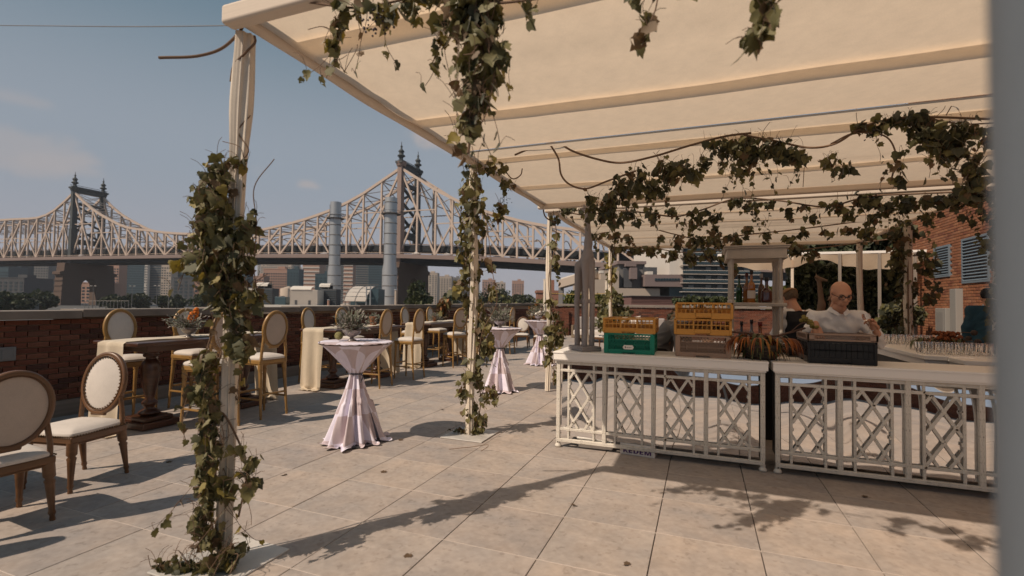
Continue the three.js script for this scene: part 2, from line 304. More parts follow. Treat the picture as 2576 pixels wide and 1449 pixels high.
// the brick building on the right, with louvred vents ------------------------------------------------
{
  const bx = 5.6, w = thing('brick_building', 'tall orange brick building with two grey louvred vents at the right edge of the terrace', 'building');
  const zA = -2, zB = -17.4, L = zA - zB, louv = [[-15.65, -14.9, 2.32, 3.0], [-14.2, -13.15, 2.12, 3.04]].map(([a, b, c, d]) => [a, b, c, d]);
  part('wall', box2(bx + .025, bx + 6, -5, 7.5, zB, zA), MT.mortar, w);
  const inside = (t, y) => louv.some(([a, b, c, d]) => { const z = zA - t; return z > a - .05 && z < b + .05 && y > c - .02 && y < d + .02; });
  brickRun(w, (t, y, o) => new THREE.Matrix4().compose(V(bx + .022 - o, y, zA - t), qY(-Math.PI / 2), ONE), L, 0, 110, 31, null, inside, orangeMats);
  const steel = std([.15, .19, .23], .5), dark = std([.012, .014, .017], .8);
  louv.forEach(([a, b, c, d], i) => {
    const o = part('louvre', [box2(bx - .03, bx + .06, c - .05, c, a - .05, b + .05), box2(bx - .03, bx + .06, d, d + .05, a - .05, b + .05), box2(bx - .03, bx + .06, c, d, a - .05, a), box2(bx - .03, bx + .06, c, d, b, b + .05)], steel, w);
    part('backing', box2(bx + .03, bx + .06, c, d, a, b), dark, o);
    const n = i ? 13 : 11; for (let k = 0; k < n; k++) part('slat', box(.1, .012, b - a, 0, 0, 0), steel, o).applyMatrix4(new THREE.Matrix4().makeRotationZ(.75).setPosition(bx + .005, c + (k + .5) * (d - c) / n, (a + b) / 2));
  });
  const v = part('equipment_cabinet', [rbox(.16, 1.5, .55, bx - .08, .75, -15.0, .01), rbox(.14, 1.95, .3, bx - .07, .98, -14.4, .01)], std([.26, .25, .235], .6), w);
  part('panel', box(.01, 1.2, .36, bx - .167, .8, -15.0), std([.22, .21, .2], .6), v);
}
// ---------------------------------------------------------------- canopies on cloth-wrapped posts
const _pe = new THREE.Vector3();
function pix(x, y, Z) { const d = V((x - 1288) / 1237, -(y - 724.5) / 1237, -1).applyEuler(camera.rotation); return V(0, 1.5, 0).addScaledVector(d, Z / d.dot(FW)); }
function pixZ(x, y, z) { const d = V((x - 1288) / 1237, -(y - 724.5) / 1237, -1).applyEuler(camera.rotation); return V(0, 1.5, 0).addScaledVector(d, z / d.z); }

function drapeGeo(seed, prof, H) {                   // cloth gathered round a square post
  const folds = 7 + seed % 3;
  return surf((u, v) => {
    const th = u * Math.PI * 2, y = H * v, f = (t) => { let i = 0; while (i < prof.length - 2 && prof[i + 1][0] < t) i++; const [a, ra] = prof[i], [b, rb] = prof[i + 1]; return ra + (rb - ra) * smooth(a, b, t); };
    const tw = th * folds + Math.sin(v * 5 + seed) * 1.6 + seed, n = Math.max(0, Math.sin(tw)) ** 2 * .012 + .006 * Math.sin(th * 3 + v * 9 + seed);
    const r = f(v) + n * (.5 + .9 * f(v) / .06) , sq = 1 + .10 * Math.cos(4 * th);
    return [Math.cos(th) * r * sq + .01 * Math.sin(v * 7 + seed), y, Math.sin(th) * r * sq, th * .05, y];
  }, 56, 44, true);
}
const PROF = [[0, .036], [.1, .034], [.45, .034], [.66, .033], [.76, .038], [.86, .047], [.94, .044], [1, .04]];
function canopyPost(parent, x, z, seed, plate = .5, prof = PROF) {
  const g = new THREE.Group(); g.name = 'post'; g.position.set(x, 0, z); parent.add(g);
  part('pole', rbox(.05, 3.04, .05, 0, 1.53, 0, .006), MT.plate, g);
  part('drape', drapeGeo(seed, prof, 3.03).translate(0, .012, 0), MT.drape, g);
  if (plate) part('base_plate', rbox(plate, .012, plate, .0, .008, 0, .004), MT.plate, g);
  return g;
}
function fabricPanel(x0, x1, z0, z1, y, sag, seed) {
  return surf((u, v) => {
    const x = x0 + (x1 - x0) * u, z = z0 + (z1 - z0) * v, n = fbm(x * .9 + seed * 3, z * .5 + 9, 999, seed, 3) - .5, w = fbm(x * .45 + 7, z * 5, 999, seed + 5, 2) - .5;
    return [x, y - sag * Math.sin(Math.PI * v) * (.6 + .4 * Math.sin(Math.PI * u)) + n * .03 * Math.sin(Math.PI * v) + w * .03 * Math.sin(Math.PI * v) ** .5, z, x, z];
  }, 60, 30);
}
function canopy(label, x0, x1, panels, strips, postsL, postsR, seed, plate) {
  const c = thing('canopy', label, 'canopy'), Y = 3.1, zf = panels[0][0], zb = panels[panels.length - 1][1];
  panels.forEach(([a, b], i) => part('fabric_panel', fabricPanel(x0, x1, a, b, Y + i * .012, .035, seed + i), MT.canvas, c));
  strips.forEach(([a, b], i) => part('fabric_strip', fabricPanel(x0 + .03, x1, a, b, Y + .03, 0, seed + 20 + i), MT.strip, c));
  panels.slice(1).forEach(([a]) => part('seam_bar', [box(x1 - x0, .045, .05, (x0 + x1) / 2, Y + .05, a + .03)], MT.hem, c));
  for (const x of [x0 - .03, x1 + .03]) {            // rolled hem over the side beam, slightly bellied between posts
    const zs = x < 0 ? postsL : postsR;
    part('side_hem', surf((u, v) => {
      const z = zf + (zb - zf) * v, th = u * Math.PI * 2; let k = 0; for (let i = 0; i + 1 < zs.length; i++) if (z <= zs[i] && z >= zs[i + 1]) k = Math.sin(Math.PI * (zs[i] - z) / (zs[i] - zs[i + 1]));
      return [x + Math.cos(th) * .038 * (1 + .12 * Math.sin(v * 40)), Y - .006 - .022 * k + Math.sin(th) * .036 + .005 * Math.sin(v * 23), z, th * .05, z];
    }, 14, 70, true), MT.hem, c);
    part('side_beam', box(.05, .04, zf - zb - .02, x + (x < 0 ? .03 : -.03), Y + .06, (zf + zb) / 2), MT.hem, c);
  }
  for (const z of [zf + .03, zb - .03]) part('end_beam', rbox(x1 - x0 + .2, .11, .09, (x0 + x1) / 2, Y - .01, z, .02, 3), MT.hem, c);
  postsL.forEach((z, i) => canopyPost(c, x0 - .04 + (i ? .02 : seed > 1 ? 0 : -.10), z, seed + i * 3, plate[i], i || seed > 1 ? [[0, .034], [.5, .036], [.8, .033], [1, .036]] : PROF).rotation.z = !i && seed === 1 ? -.018 : 0);
  postsR.forEach((z, i) => canopyPost(c, x1 + .03, z, seed + i * 5 + 2, .4, [[0, .05], [.5, .05], [.8, .045], [1, .05]]));
  return c;
}
const canopyA = canopy('large cream fabric canopy overhead, nearest one, its vine wrapped corner post at front left', -2.41, 3.5, [[-2.0, -4.65], [-4.70, -7.62]], [[-2.28, -2.48], [-3.63, -3.85], [-5.0, -5.2], [-6.32, -6.52]], [-2.07, -5.06], [-2.1, -5.06], 1, [.5, .5]);
const canopyB = canopy('second cream fabric canopy further back beyond the strip of open sky', -2.39, 3.5, [[-8.0, -11.0], [-11.05, -14.0]], [[-8.9, -9.05], [-9.9, -10.05], [-12, -12.14], [-13, -13.14]], [-8.06, -11, -13.95], [-8.06, -11, -13.95], 12, [0, .4, .4]);
{ // white framed pergola far behind, right
  const g = thing('pergola', 'white framed pergola with a swagged cream valance in front of the dark hedge', 'pergola');
  const z = -16.2, xs = [2.45, 3.62, 4.55, 5.35];
  for (const x of xs) part('post', rbox(.07, 3.0, .07, x, 1.5, z + (x === 3.62 ? .02 : 0), .01), x === 2.45 ? MT.hem : MT.curb, g);
  part('frame', [rbox(5.4, .07, .07, 3.15, 3.02, z, .01), rbox(5.4, .07, .07, 3.15, 3.02, z - 2, .01), rbox(.07, .07, 2, .5, 3.02, z - 1, .01), rbox(.07, .07, 2, 5.8, 3.02, z - 1, .01)], MT.whitePaint, g);
  part('valance', surf((u, v) => { const k = Math.abs(Math.sin(u * Math.PI * 2)); return [.5 + 5.3 * u, 2.99 - v * (.12 + .33 * k) + .02 * Math.sin(u * 60), z + .02 + .05 * v * Math.sin(u * 40), u * 5, v]; }, 120, 8), MT.canvas, g);
  part('fabric_panel', fabricPanel(.5, 5.8, z, z - 2, 3.06, .1, 77), MT.canvas, g);
}
// blue-grey column right beside the camera
{
  const R = .058, D = .40, u = pixZ(2492, 720, -.3).setY(0).normalize(), c0 = u.clone().applyAxisAngle(V(0, 1, 0), -Math.asin(R / D)).multiplyScalar(D), c = thing('column', 'blurred blue grey column close to the camera filling the right edge', 'column', [c0.x, 0, c0.z]);
  part('shaft', lathe([[R, 0], [R, 3.3], [0, 3.3]], 28), std([.22, .255, .295], .6, { map: mottle }), c);
  part('collar', lathe([[R, 0], [.085, .01], [.085, .06], [R + .001, .075]], 28), std([.22, .255, .295], .6), c);
}
// ---------------------------------------------------------------- vines
const leafOut = [[.0, .02], [.17, .13], [.36, .08], [.50, -.12], [.40, -.30], [.46, -.52], [.24, -.62], [.10, -.84], [0, -1]];
const leafGeos = [0, 1, 2, 3, 4, 5].map((s) => {
  const r = rng(200 + s), half = leafOut.map(([x, y]) => [x * (.85 + .35 * r()), y + (r() - .5) * .07]), out = [...half, ...leafOut.slice(1, -1).reverse().map(([x, y]) => [-x * (.85 + .35 * r()), y + (r() - .5) * .07])];
  const a = .25 + .9 * r(), b = (r() - .3) * .7, c = (r() - .5) * .9, z = (x, y) => a * Math.abs(x) * .8 - a * x * x + b * y * y + c * x * y, p = [], ctr = [0, -.36];
  const vs = [...out, [0, -.18], [0, -.62]];
  const q = (i) => [vs[i][0], vs[i][1], z(...vs[i])], n = out.length, mid = (y) => (y > -.4 ? n : n + 1);
  for (let i = 0; i < n; i++) { const j = (i + 1) % n, m = mid((vs[i][1] + vs[j][1]) / 2); p.push(...q(i), ...q(m), ...q(j)); }
  const e = leafOut.length + 3, w = leafOut.length - 5; void e; void w; void ctr;
  p.push(...q(4), ...q(n), ...q(n + 1)); p.push(...q(n - 4), ...q(n + 1), ...q(n));
  const g = new THREE.BufferGeometry(); g.setAttribute('position', new THREE.Float32BufferAttribute(p, 3)); const h = mergeVertices(g, 1e-4); h.computeVertexNormals(); h.setAttribute('uv', new THREE.Float32BufferAttribute(new Float32Array(h.attributes.position.count * 2), 2)); h.userData.keepUv = true; return h;
});
function leafQ(r, droop = .5) {
  const e = new THREE.Euler((r() - .35) * 1.5, r() * Math.PI * 2, (r() - .5) * (1.3 + droop), 'YXZ'); return new THREE.Quaternion().setFromEuler(e);
}
function pick(r, pal) { let x = r(); for (const [i, w] of pal) { if ((x -= w) < 0) return LEAF[i]; } return LEAF[0]; }
const GREEN = [[0, .38], [1, .24], [2, .2], [3, .04], [4, .06], [5, .08]], DRY = [[0, .3], [1, .26], [5, .3], [4, .1], [2, .04]], POSTV = [[0, .32], [1, .14], [2, .32], [3, .08], [4, .09], [5, .05]];
function vine(name, label, cat, o) {
  const v = thing(name, label, cat, [0, 0, 0], 0, o.group), r = rng(o.seed), ls = [], trail = [];
  for (const [pts, rad] of o.stems || []) part('stem', tube(pts, rad, Math.max(12, pts.length * 7), 5), MT.stem, v);
  for (const b of o.blobs) for (let i = 0; i < Math.round(b.n * (o.more || 1)); i++) {
    const g3 = () => (r() + r() + r() + r() - 2) * .80; let x = g3(), y = g3(), z = g3();
    const p = b.p.clone().addScaledVector(RT, x * b.rx).addScaledVector(FW, z * b.rz); p.y += y * b.ry; if (p.y < .02) p.y = .02 + r() * .05;
    ls.push({ p, s: (o.size || .095) * (.55 + .75 * r()) * (b.k || 1), q: leafQ(r), m: b.m || pick(r, o.pal || GREEN), v: Math.floor(r() * 6) });
  }
  for (let i = 0; i < (o.hang || 0); i++) {            // fine trailing ends
    const l = ls[Math.floor(r() * ls.length)], n = 3 + Math.floor(r() * 5), pts = [l.p.clone()]; let q = l.p.clone(), dx = (r() - .5) * .03, dz = (r() - .5) * .03;
    for (let k = 0; k < n; k++) { dx += (r() - .5) * .03; dz += (r() - .5) * .03; q = q.clone().add(V(dx, -.035 - .03 * r(), dz)); if (q.y < .05) break; pts.push(q); if (r() < .8) ls.push({ p: q.clone().add(V((r() - .5) * .04, 0, (r() - .5) * .04)), s: (o.size || .095) * (.35 + .5 * r()), q: leafQ(r), m: pick(r, o.pal || GREEN), v: Math.floor(r() * 6) }); }
    if (pts.length > 2) trail.push(tube(pts, .0018, pts.length * 2, 3));
  }
  const twig = trail; for (const l of ls) if (r() < .4) { const q = l.p.clone().add(V((r() - .5) * .16, .03 + r() * .08, (r() - .5) * .16)); twig.push(tube([l.p, l.p.clone().lerp(q, .5).add(V((r() - .5) * .03, .025, (r() - .5) * .03)), q], .0014, 4, 3)); }
  for (let i = 0; i < (o.tendrils || 0); i++) { const l = ls[Math.floor(r() * ls.length)]; const a = l.p, b2 = a.clone().add(V((r() - .5) * .3, (r() - .2) * .3, (r() - .5) * .2)); twig.push(tube([a, a.clone().lerp(b2, .5).add(V((r() - .5) * .12, (r() - .5) * .1, 0)), b2], .0022, 8, 4)); }
  if (twig.length) part('twigs', twig, MT.stem, v, 'stuff');
  ls.sort((a, b) => a.p.distanceToSquared(camera.position) - b.p.distanceToSquared(camera.position));
  const rest = LEAF.map(() => leafGeos.map(() => []));
  ls.forEach((l, i) => {
    if (i < 300) { const m = part('leaf', leafGeos[l.v], l.m, v); m.position.copy(l.p); m.quaternion.copy(l.q); m.scale.setScalar(l.s); }
    else rest[LEAF.indexOf(l.m)][0].push(leafGeos[l.v].clone().applyMatrix4(new THREE.Matrix4().compose(l.p, l.q, V(l.s, l.s, l.s))));
  });
  rest.forEach((x, k) => { if (x[0].length) part('leaves', x[0], LEAF[k], v, 'stuff'); });
  if (o.berries) { const bs = []; for (const [p, n] of o.berries) for (let i = 0; i < n; i++) bs.push(ball(.005 + .002 * r(), p.x + (r() - .5) * .12, p.y - r() * .1, p.z + (r() - .5) * .1, 5)); part('berries', bs, std([.04, .035, .05], .5), v, 'stuff'); }
  return v;
}
const B = (f, d, list) => list.map(([x, y, rx, ry, n, k, m]) => { const p = f(x, y, d), s = d < 0 ? p.dot(FW) / 1237 : d / 1237; return { p, rx: rx * s, ry: ry * s, rz: Math.max(.06, Math.min(rx, ry * 1.2) * s * .9), n, k, m: m === undefined ? undefined : LEAF[m] }; });
const S = (f, d, r, ...pts) => [pts.map(([x, y]) => f(x, y, d)), r];

vine('post_vine', 'thick leafy vine climbing the cloth wrapped post nearest the camera at left', 'vine', {
  seed: 61, hang: 30, more: 2.1, size: .062, pal: POSTV, tendrils: 46,
  stems: [S(pix, 2.86, .007, [560, 1410], [530, 1300], [545, 1150], [530, 1000], [560, 880], [600, 800], [575, 700], [560, 600], [570, 480], [612, 395], [628, 320], [615, 290]), S(pix, 2.8, .006, [600, 1300], [620, 1180], [575, 1060], [500, 960], [530, 850], [560, 740]), S(pix, 2.8, .009, [612, 60], [606, 75], [560, 120], [500, 140], [400, 145]), S(pix, 2.78, .007, [640, 90], [642, 105], [615, 135], [588, 165], [580, 205]), S(pix, 2.8, .004, [630, 290], [600, 330], [625, 380], [590, 420]), S(pix, 2.78, .003, [690, 400], [640, 470], [645, 560], [640, 690], [655, 760])],
  blobs: [...B(pix, 2.76, [[590, 408, 28, 16, 7, .8], [545, 420, 30, 22, 12, .8], [545, 455, 42, 32, 20], [530, 500, 44, 40, 26], [545, 545, 46, 42, 30], [545, 595, 54, 40, 40], [535, 640, 54, 40, 34], [555, 690, 46, 40, 32], [565, 735, 40, 36, 30], [585, 768, 40, 24, 18], [625, 575, 18, 46, 14, 1.05], [618, 640, 20, 50, 12], [640, 745, 24, 30, 10, 1.1], [612, 740, 30, 40, 16], [448, 662, 24, 14, 5, .9, 3], [495, 668, 24, 16, 6, .8], [600, 800, 22, 22, 12], [602, 852, 24, 22, 12, 1.25], [608, 885, 22, 16, 8, .9]]),
    ...B(pix, 2.74, [[522, 900, 15, 30, 14], [512, 945, 18, 34, 16, .95], [497, 980, 14, 18, 7, 1.2], [526, 1005, 14, 28, 13, .85], [530, 1055, 15, 34, 20, .8], [520, 1100, 17, 34, 22, .8], [535, 1130, 22, 26, 18, .85], [522, 1170, 18, 34, 22, .8], [520, 1220, 18, 34, 22, .8], [562, 1225, 10, 30, 7, 1.4], [515, 1265, 16, 34, 20, .8], [505, 1310, 18, 28, 18, .85], [530, 1350, 22, 24, 18, .9], [632, 1165, 16, 22, 5, .8], [615, 1185, 10, 14, 3, .8], [630, 1215, 18, 16, 7, 1], [600, 1128, 14, 6, 2, 1.6], [480, 1425, 56, 14, 22, 1], [420, 1438, 34, 8, 10, .9], [575, 1395, 28, 22, 16, 1.1], [545, 1405, 30, 18, 14, 1]])],
});
vine('post_vine', 'leafy vine on the second canopy post, trailing onto its white base plate', 'vine', {
  seed: 62, hang: 26, more: 2.2, size: .076, pal: POSTV, tendrils: 22,
  stems: [S(pix, 5.6, .006, [1190, 1100], [1210, 1000], [1180, 900], [1205, 820], [1180, 700], [1195, 560], [1185, 440], [1195, 395]), S(pix, 5.6, .007, [1210, 390], [1240, 380], [1265, 420], [1290, 450], [1310, 440], [1314, 424]), S(pix, 5.5, .004, [1225, 560], [1240, 690], [1250, 760], [1215, 830], [1205, 880]), S(pix, 5.0, .003, [1130, 1130], [1180, 1125], [1230, 1120], [1185, 1150])],
  blobs: B(pix, 5.62, [[1190, 425, 18.9, 26, 16, .85], [1188, 470, 32.4, 28, 32], [1192, 515, 35.1, 30, 40], [1188, 560, 35.1, 30, 35], [1185, 610, 29.7, 26, 22], [1178, 650, 27, 26, 16], [1180, 690, 26.4, 24, 16], [1160, 735, 24.2, 40, 23], [1195, 770, 24.2, 30, 16], [1215, 820, 24.2, 28, 21], [1225, 870, 22, 30, 23], [1185, 900, 15.4, 24, 9], [1190, 950, 24.2, 30, 23], [1170, 985, 15.4, 30, 14], [1230, 990, 28.6, 24, 21, .8], [1190, 1035, 17.6, 26, 14], [1215, 1060, 13.2, 18, 9], [1190, 1085, 24.2, 12, 14], [1262, 520, 18.9, 14, 8], [1252, 545, 10.8, 10, 4], [1270, 465, 16.2, 14, 4], [1245, 420, 32.4, 14, 11], [1235, 668, 13.2, 14, 6], [1240, 730, 13.2, 24, 9], [1150, 1120, 28.6, 5, 7, .5]]),
  berries: [[pix(1272, 490, 5.6), 14], [pix(1282, 455, 5.6), 10]],
});
vine('post_vine', 'dense clump of vine halfway down the third canopy post beside the bar', 'vine', {
  seed: 63, hang: 10, more: 1.3, size: .115, pal: POSTV, tendrils: 10, stems: [S(pix, 8.1, .007, [1392, 970], [1395, 840], [1380, 700], [1400, 600], [1392, 530]), S(pix, 8.1, .012, [1365, 512], [1372, 545], [1395, 560])],
  blobs: B(pix, 8.15, [[1400, 545, 14, 10, 6], [1395, 600, 8, 20, 5], [1398, 660, 8, 20, 6], [1385, 760, 12, 12, 6], [1395, 792, 20, 14, 16], [1398, 822, 22, 18, 24], [1402, 852, 20, 16, 18], [1375, 858, 14, 10, 8], [1376, 905, 12, 14, 9], [1400, 940, 8, 30, 10, .8]]),
});
vine('post_vine', 'yellow green vine wound round the slim far post right of the giraffe sculpture', 'vine', {
  seed: 64, size: .15, pal: [[2, .5], [3, .3], [0, .2]], stems: [[[V(-2.42, 0, -13.95), V(-2.36, 1.5, -13.9), V(-2.42, 3, -13.95)], .01]], blobs: B(pix, 13.95, [[1533, 655, 12, 24, 26], [1536, 700, 12, 26, 26], [1530, 740, 10, 24, 16], [1538, 780, 12, 20, 12]]),
});
vine('post_vine', 'dark vine smothering the back right canopy post in front of the brick building', 'vine', {
  seed: 65, hang: 20, more: 1.7, size: .11, pal: DRY, stems: [[[V(3.53, 0, -11), V(3.5, 1.6, -10.93), V(3.53, 3, -11)], .012]], blobs: B(pix, 9.05, [[2255, 590, 26, 26, 26], [2285, 580, 18, 26, 20], [2262, 650, 22, 40, 40], [2280, 720, 20, 44, 50], [2285, 790, 20, 44, 40], [2270, 860, 18, 40, 24], [2330, 660, 30, 40, 26], [2345, 730, 24, 40, 14]]),
});
vine('post_vine', 'dark vine on the right hand canopy post beside the man in the blue jacket', 'vine', {
  seed: 66, more: 1.4, size: .10, pal: DRY, stems: [[[V(3.53, 0, -7.7), V(3.48, 1.6, -7.64), V(3.53, 3, -7.7)], .012]], blobs: B(pix, 5.95, [[2505, 560, 14, 60, 20], [2512, 660, 14, 60, 26], [2512, 760, 18, 60, 34], [2520, 850, 24, 40, 34], [2480, 620, 12, 16, 5]]),
});
vine('vine_garland', 'big bunch of vine hanging down from the front edge of the canopy, top centre', 'vine', {
  seed: 71, hang: 30, more: 1.1, size: .068, pal: POSTV, tendrils: 24,
  stems: [[[V(-.9, 3.1, -1.9), V(-.93, 2.75, -1.92), V(-.9, 2.55, -1.95), V(-.95, 2.3, -1.95), V(-.97, 2.16, -1.95)], .007], S(pixZ, -1.95, .006, [640, 10], [760, 5], [900, 20], [1050, -5], [1250, 8], [1500, -30]), S(pixZ, -1.95, .003, [1115, 40], [1120, 90], [1100, 130], [1085, 165]), S(pixZ, -1.95, .003, [862, 0], [855, 60], [840, 110]), S(pixZ, -1.95, .003, [1230, 60], [1240, 180], [1225, 280], [1190, 345])],
  blobs: [...B(pixZ, -1.95, [[1215, -20, 90, 30, 40], [1190, 20, 60, 26, 28], [1230, 40, 50, 30, 26], [1175, 70, 40, 26, 18], [1225, 85, 40, 26, 22], [1200, 120, 34, 30, 20, .95], [1245, 130, 26, 34, 14], [1180, 155, 22, 24, 10], [1225, 175, 30, 24, 14], [1195, 205, 22, 16, 8], [1215, 245, 34, 18, 10], [1160, 245, 10, 10, 2], [1185, 285, 20, 14, 6], [1160, 300, 14, 12, 4], [1190, 322, 16, 12, 5, 1.1], [1115, 50, 16, 14, 5], [1115, 95, 10, 16, 5, .8], [1100, 130, 12, 12, 5, .8], [1092, 165, 8, 10, 3, .8], [860, 20, 14, 24, 10], [850, 70, 14, 24, 10, .8], [842, 108, 14, 12, 8, .85], [905, 12, 40, 14, 14], [960, 22, 34, 16, 12], [985, 40, 20, 10, 6], [1030, 12, 34, 16, 12], [1045, 50, 12, 14, 4], [1075, -10, 40, 14, 12], [1330, 40, 8, 14, 2, 1.1], [1330, 12, 26, 12, 4]])],
  berries: [[pixZ(945, 40, -1.95), 24], [pixZ(960, 20, -1.95), 20]],
});
vine('vine_garland', 'thin drooping vine sprig with two strands at the top edge right of centre', 'vine', {
  seed: 72, more: 1.3, size: .075, pal: POSTV, stems: [S(pixZ, -1.95, .003, [1660, -60], [1650, 20], [1635, 60], [1615, 115]), S(pixZ, -1.95, .003, [1930, -60], [1930, 30], [1905, 90], [1890, 125]), S(pixZ, -1.95, .006, [1500, -70], [1700, -62], [1950, -70], [2200, -85])],
  blobs: B(pixZ, -1.95, [[1636, 35, 8, 10, 3, .9], [1622, 85, 9, 14, 5, .8], [1930, 20, 14, 14, 6], [1918, 55, 18, 14, 8], [1900, 80, 14, 10, 6, .8], [1890, 112, 9, 10, 4, .9], [1590, -5, 8, 8, 2], [1600, -70, 60, 16, 14], [1800, -70, 80, 16, 18], [2050, -80, 80, 16, 18], [1930, -20, 20, 20, 6]]),
});
vine('vine_garland', 'long dark vine garland swagged across the canopy above the bar, the nearest row', 'vine', {
  seed: 73, hang: 70, more: 1.7, size: .072, pal: DRY, tendrils: 34,
  stems: [S(pixZ, -4.85, .011, [1295, 390], [1340, 372], [1400, 360], [1440, 380], [1500, 400], [1560, 410], [1640, 395], [1740, 365], [1830, 342], [1890, 335]), S(pixZ, -4.8, .010, [1385, 365], [1405, 400], [1412, 440], [1430, 462], [1470, 475], [1530, 455], [1600, 430]), S(pixZ, -4.85, .010, [1870, 340], [1950, 355], [2040, 372], [2100, 362], [2170, 320], [2240, 300], [2330, 295], [2490, 300]), S(pixZ, -4.85, .007, [2090, 362], [2150, 335], [2230, 345], [2255, 400], [2245, 440], [2240, 465]), S(pixZ, -4.85, .004, [2380, 290], [2400, 250], [2398, 222]), S(pixZ, -4.85, .003, [2100, 395], [2120, 420], [2110, 455]), S(pixZ, -4.85, .003, [2023, 420], [2020, 470]), S(pixZ, -4.85, .006, [2330, 297], [2420, 312], [2500, 310])],
  blobs: B(pixZ, -4.85, [[1482, 505, 18, 30, 12], [1500, 540, 22, 24, 12], [1530, 520, 30, 36, 30], [1560, 480, 34, 36, 34], [1545, 550, 24, 18, 12], [1590, 545, 16, 14, 6], [1600, 455, 36, 34, 32], [1640, 475, 30, 30, 24], [1680, 440, 34, 30, 24], [1672, 415, 34, 18, 12], [1720, 425, 30, 24, 22], [1745, 440, 14, 14, 6], [1770, 400, 20, 20, 10], [1820, 365, 40, 22, 28], [1870, 365, 36, 24, 36], [1880, 395, 30, 22, 20], [1935, 372, 36, 26, 34], [1865, 425, 14, 16, 5], [1985, 385, 30, 24, 24], [2010, 395, 22, 18, 14], [2075, 408, 12, 12, 5], [2098, 395, 10, 10, 3], [2125, 425, 12, 20, 6], [2165, 318, 20, 12, 7], [2200, 322, 26, 14, 9], [2250, 300, 40, 12, 16], [2310, 300, 34, 18, 22], [2325, 330, 26, 24, 18], [2370, 345, 34, 34, 40], [2400, 375, 30, 28, 24], [2425, 320, 30, 24, 20], [2445, 420, 20, 26, 16], [2455, 450, 20, 30, 16], [2440, 480, 18, 20, 10], [2300, 330, 20, 10, 4, 1.2], [2268, 385, 10, 10, 3], [2265, 410, 16, 10, 4, 1.1], [2262, 450, 16, 14, 5, 1.2], [2490, 340, 20, 30, 10]]),
  berries: [[pixZ(2195, 330, -4.85), 12], [pixZ(2470, 330, -4.85), 16]],
});
vine('vine_garland', 'middle dark vine garland slung where the two canopies meet', 'vine', {
  seed: 74, hang: 50, more: 1.6, size: .085, pal: DRY, tendrils: 24,
  stems: [S(pixZ, -7.85, .012, [1400, 522], [1460, 540], [1560, 530], [1640, 538], [1700, 545], [1760, 530], [1850, 500], [1960, 505], [2080, 520], [2180, 495], [2300, 488], [2490, 480])],
  blobs: B(pixZ, -7.85, [[1430, 523, 24, 10, 16], [1470, 528, 18, 14, 10], [1580, 535, 20, 16, 10], [1600, 555, 20, 14, 8], [1640, 540, 18, 16, 10], [1690, 530, 14, 12, 6], [1755, 540, 26, 18, 16], [1740, 560, 16, 12, 7], [1800, 540, 24, 18, 14], [1795, 575, 18, 26, 14], [1850, 508, 24, 12, 14], [1890, 515, 18, 22, 12], [1935, 510, 14, 10, 6], [1985, 530, 14, 20, 9], [2020, 520, 14, 10, 5], [2045, 545, 14, 20, 9], [2100, 520, 30, 16, 20], [2130, 540, 20, 14, 8], [2180, 505, 36, 20, 34], [2225, 520, 30, 18, 24], [2190, 550, 16, 14, 8], [2280, 510, 34, 16, 30], [2350, 505, 40, 18, 36], [2420, 500, 40, 16, 34], [2470, 490, 30, 14, 26], [2440, 545, 14, 18, 5], [2330, 545, 26, 12, 9]]),
});
vine('vine_garland', 'third vine garland further back, brownish leaves above the shelf of bottles', 'vine', {
  seed: 75, hang: 30, more: 1.4, size: .125, pal: [[0, .34], [4, .26], [1, .2], [5, .2]], tendrils: 12,
  stems: [S(pixZ, -10.9, .013, [1490, 592], [1560, 578], [1620, 572], [1700, 590], [1780, 605], [1880, 590], [1980, 580], [2100, 565], [2250, 545])],
  blobs: B(pixZ, -10.9, [[1500, 595, 20, 8, 10], [1545, 590, 18, 8, 8], [1575, 600, 18, 10, 8], [1660, 600, 10, 8, 4], [1705, 605, 22, 14, 16], [1750, 605, 26, 16, 24], [1800, 605, 26, 16, 26], [1845, 600, 24, 16, 22], [1880, 575, 14, 18, 10], [1895, 545, 12, 14, 6], [1930, 590, 18, 10, 10], [1990, 600, 16, 12, 9], [2020, 585, 16, 10, 8], [2080, 580, 16, 10, 8], [2130, 580, 18, 10, 8], [2180, 580, 26, 12, 14]]),
});
vine('vine_garland', 'farthest vine garland, low over the grey balcony building', 'vine', {
  seed: 76, more: 1.5, size: .145, pal: [[0, .3], [4, .3], [1, .2], [5, .2]],
  stems: [S(pixZ, -13.9, .014, [1535, 628], [1620, 622], [1720, 635], [1800, 630], [1900, 640], [2050, 625], [2250, 600])],
  blobs: B(pixZ, -13.9, [[1555, 625, 18, 12, 18], [1600, 628, 20, 10, 18], [1640, 628, 18, 12, 16], [1690, 640, 20, 14, 18], [1735, 650, 24, 16, 24], [1780, 640, 20, 16, 22], [1830, 650, 22, 18, 22], [1845, 680, 8, 14, 6], [1880, 640, 16, 10, 8], [1990, 630, 24, 12, 16], [2040, 640, 24, 12, 12], [2010, 620, 30, 10, 12]]),
});
solo('cable', tube([pix(-260, 62, 4.2), pix(100, 65, 3.7), pix(350, 67, 3.3), pix(604, 64, 2.85)], .0032, 24, 5), std([.2, .2, .21], .7), 'thin cable stretched from the left to the top of the near canopy post', 'cable');
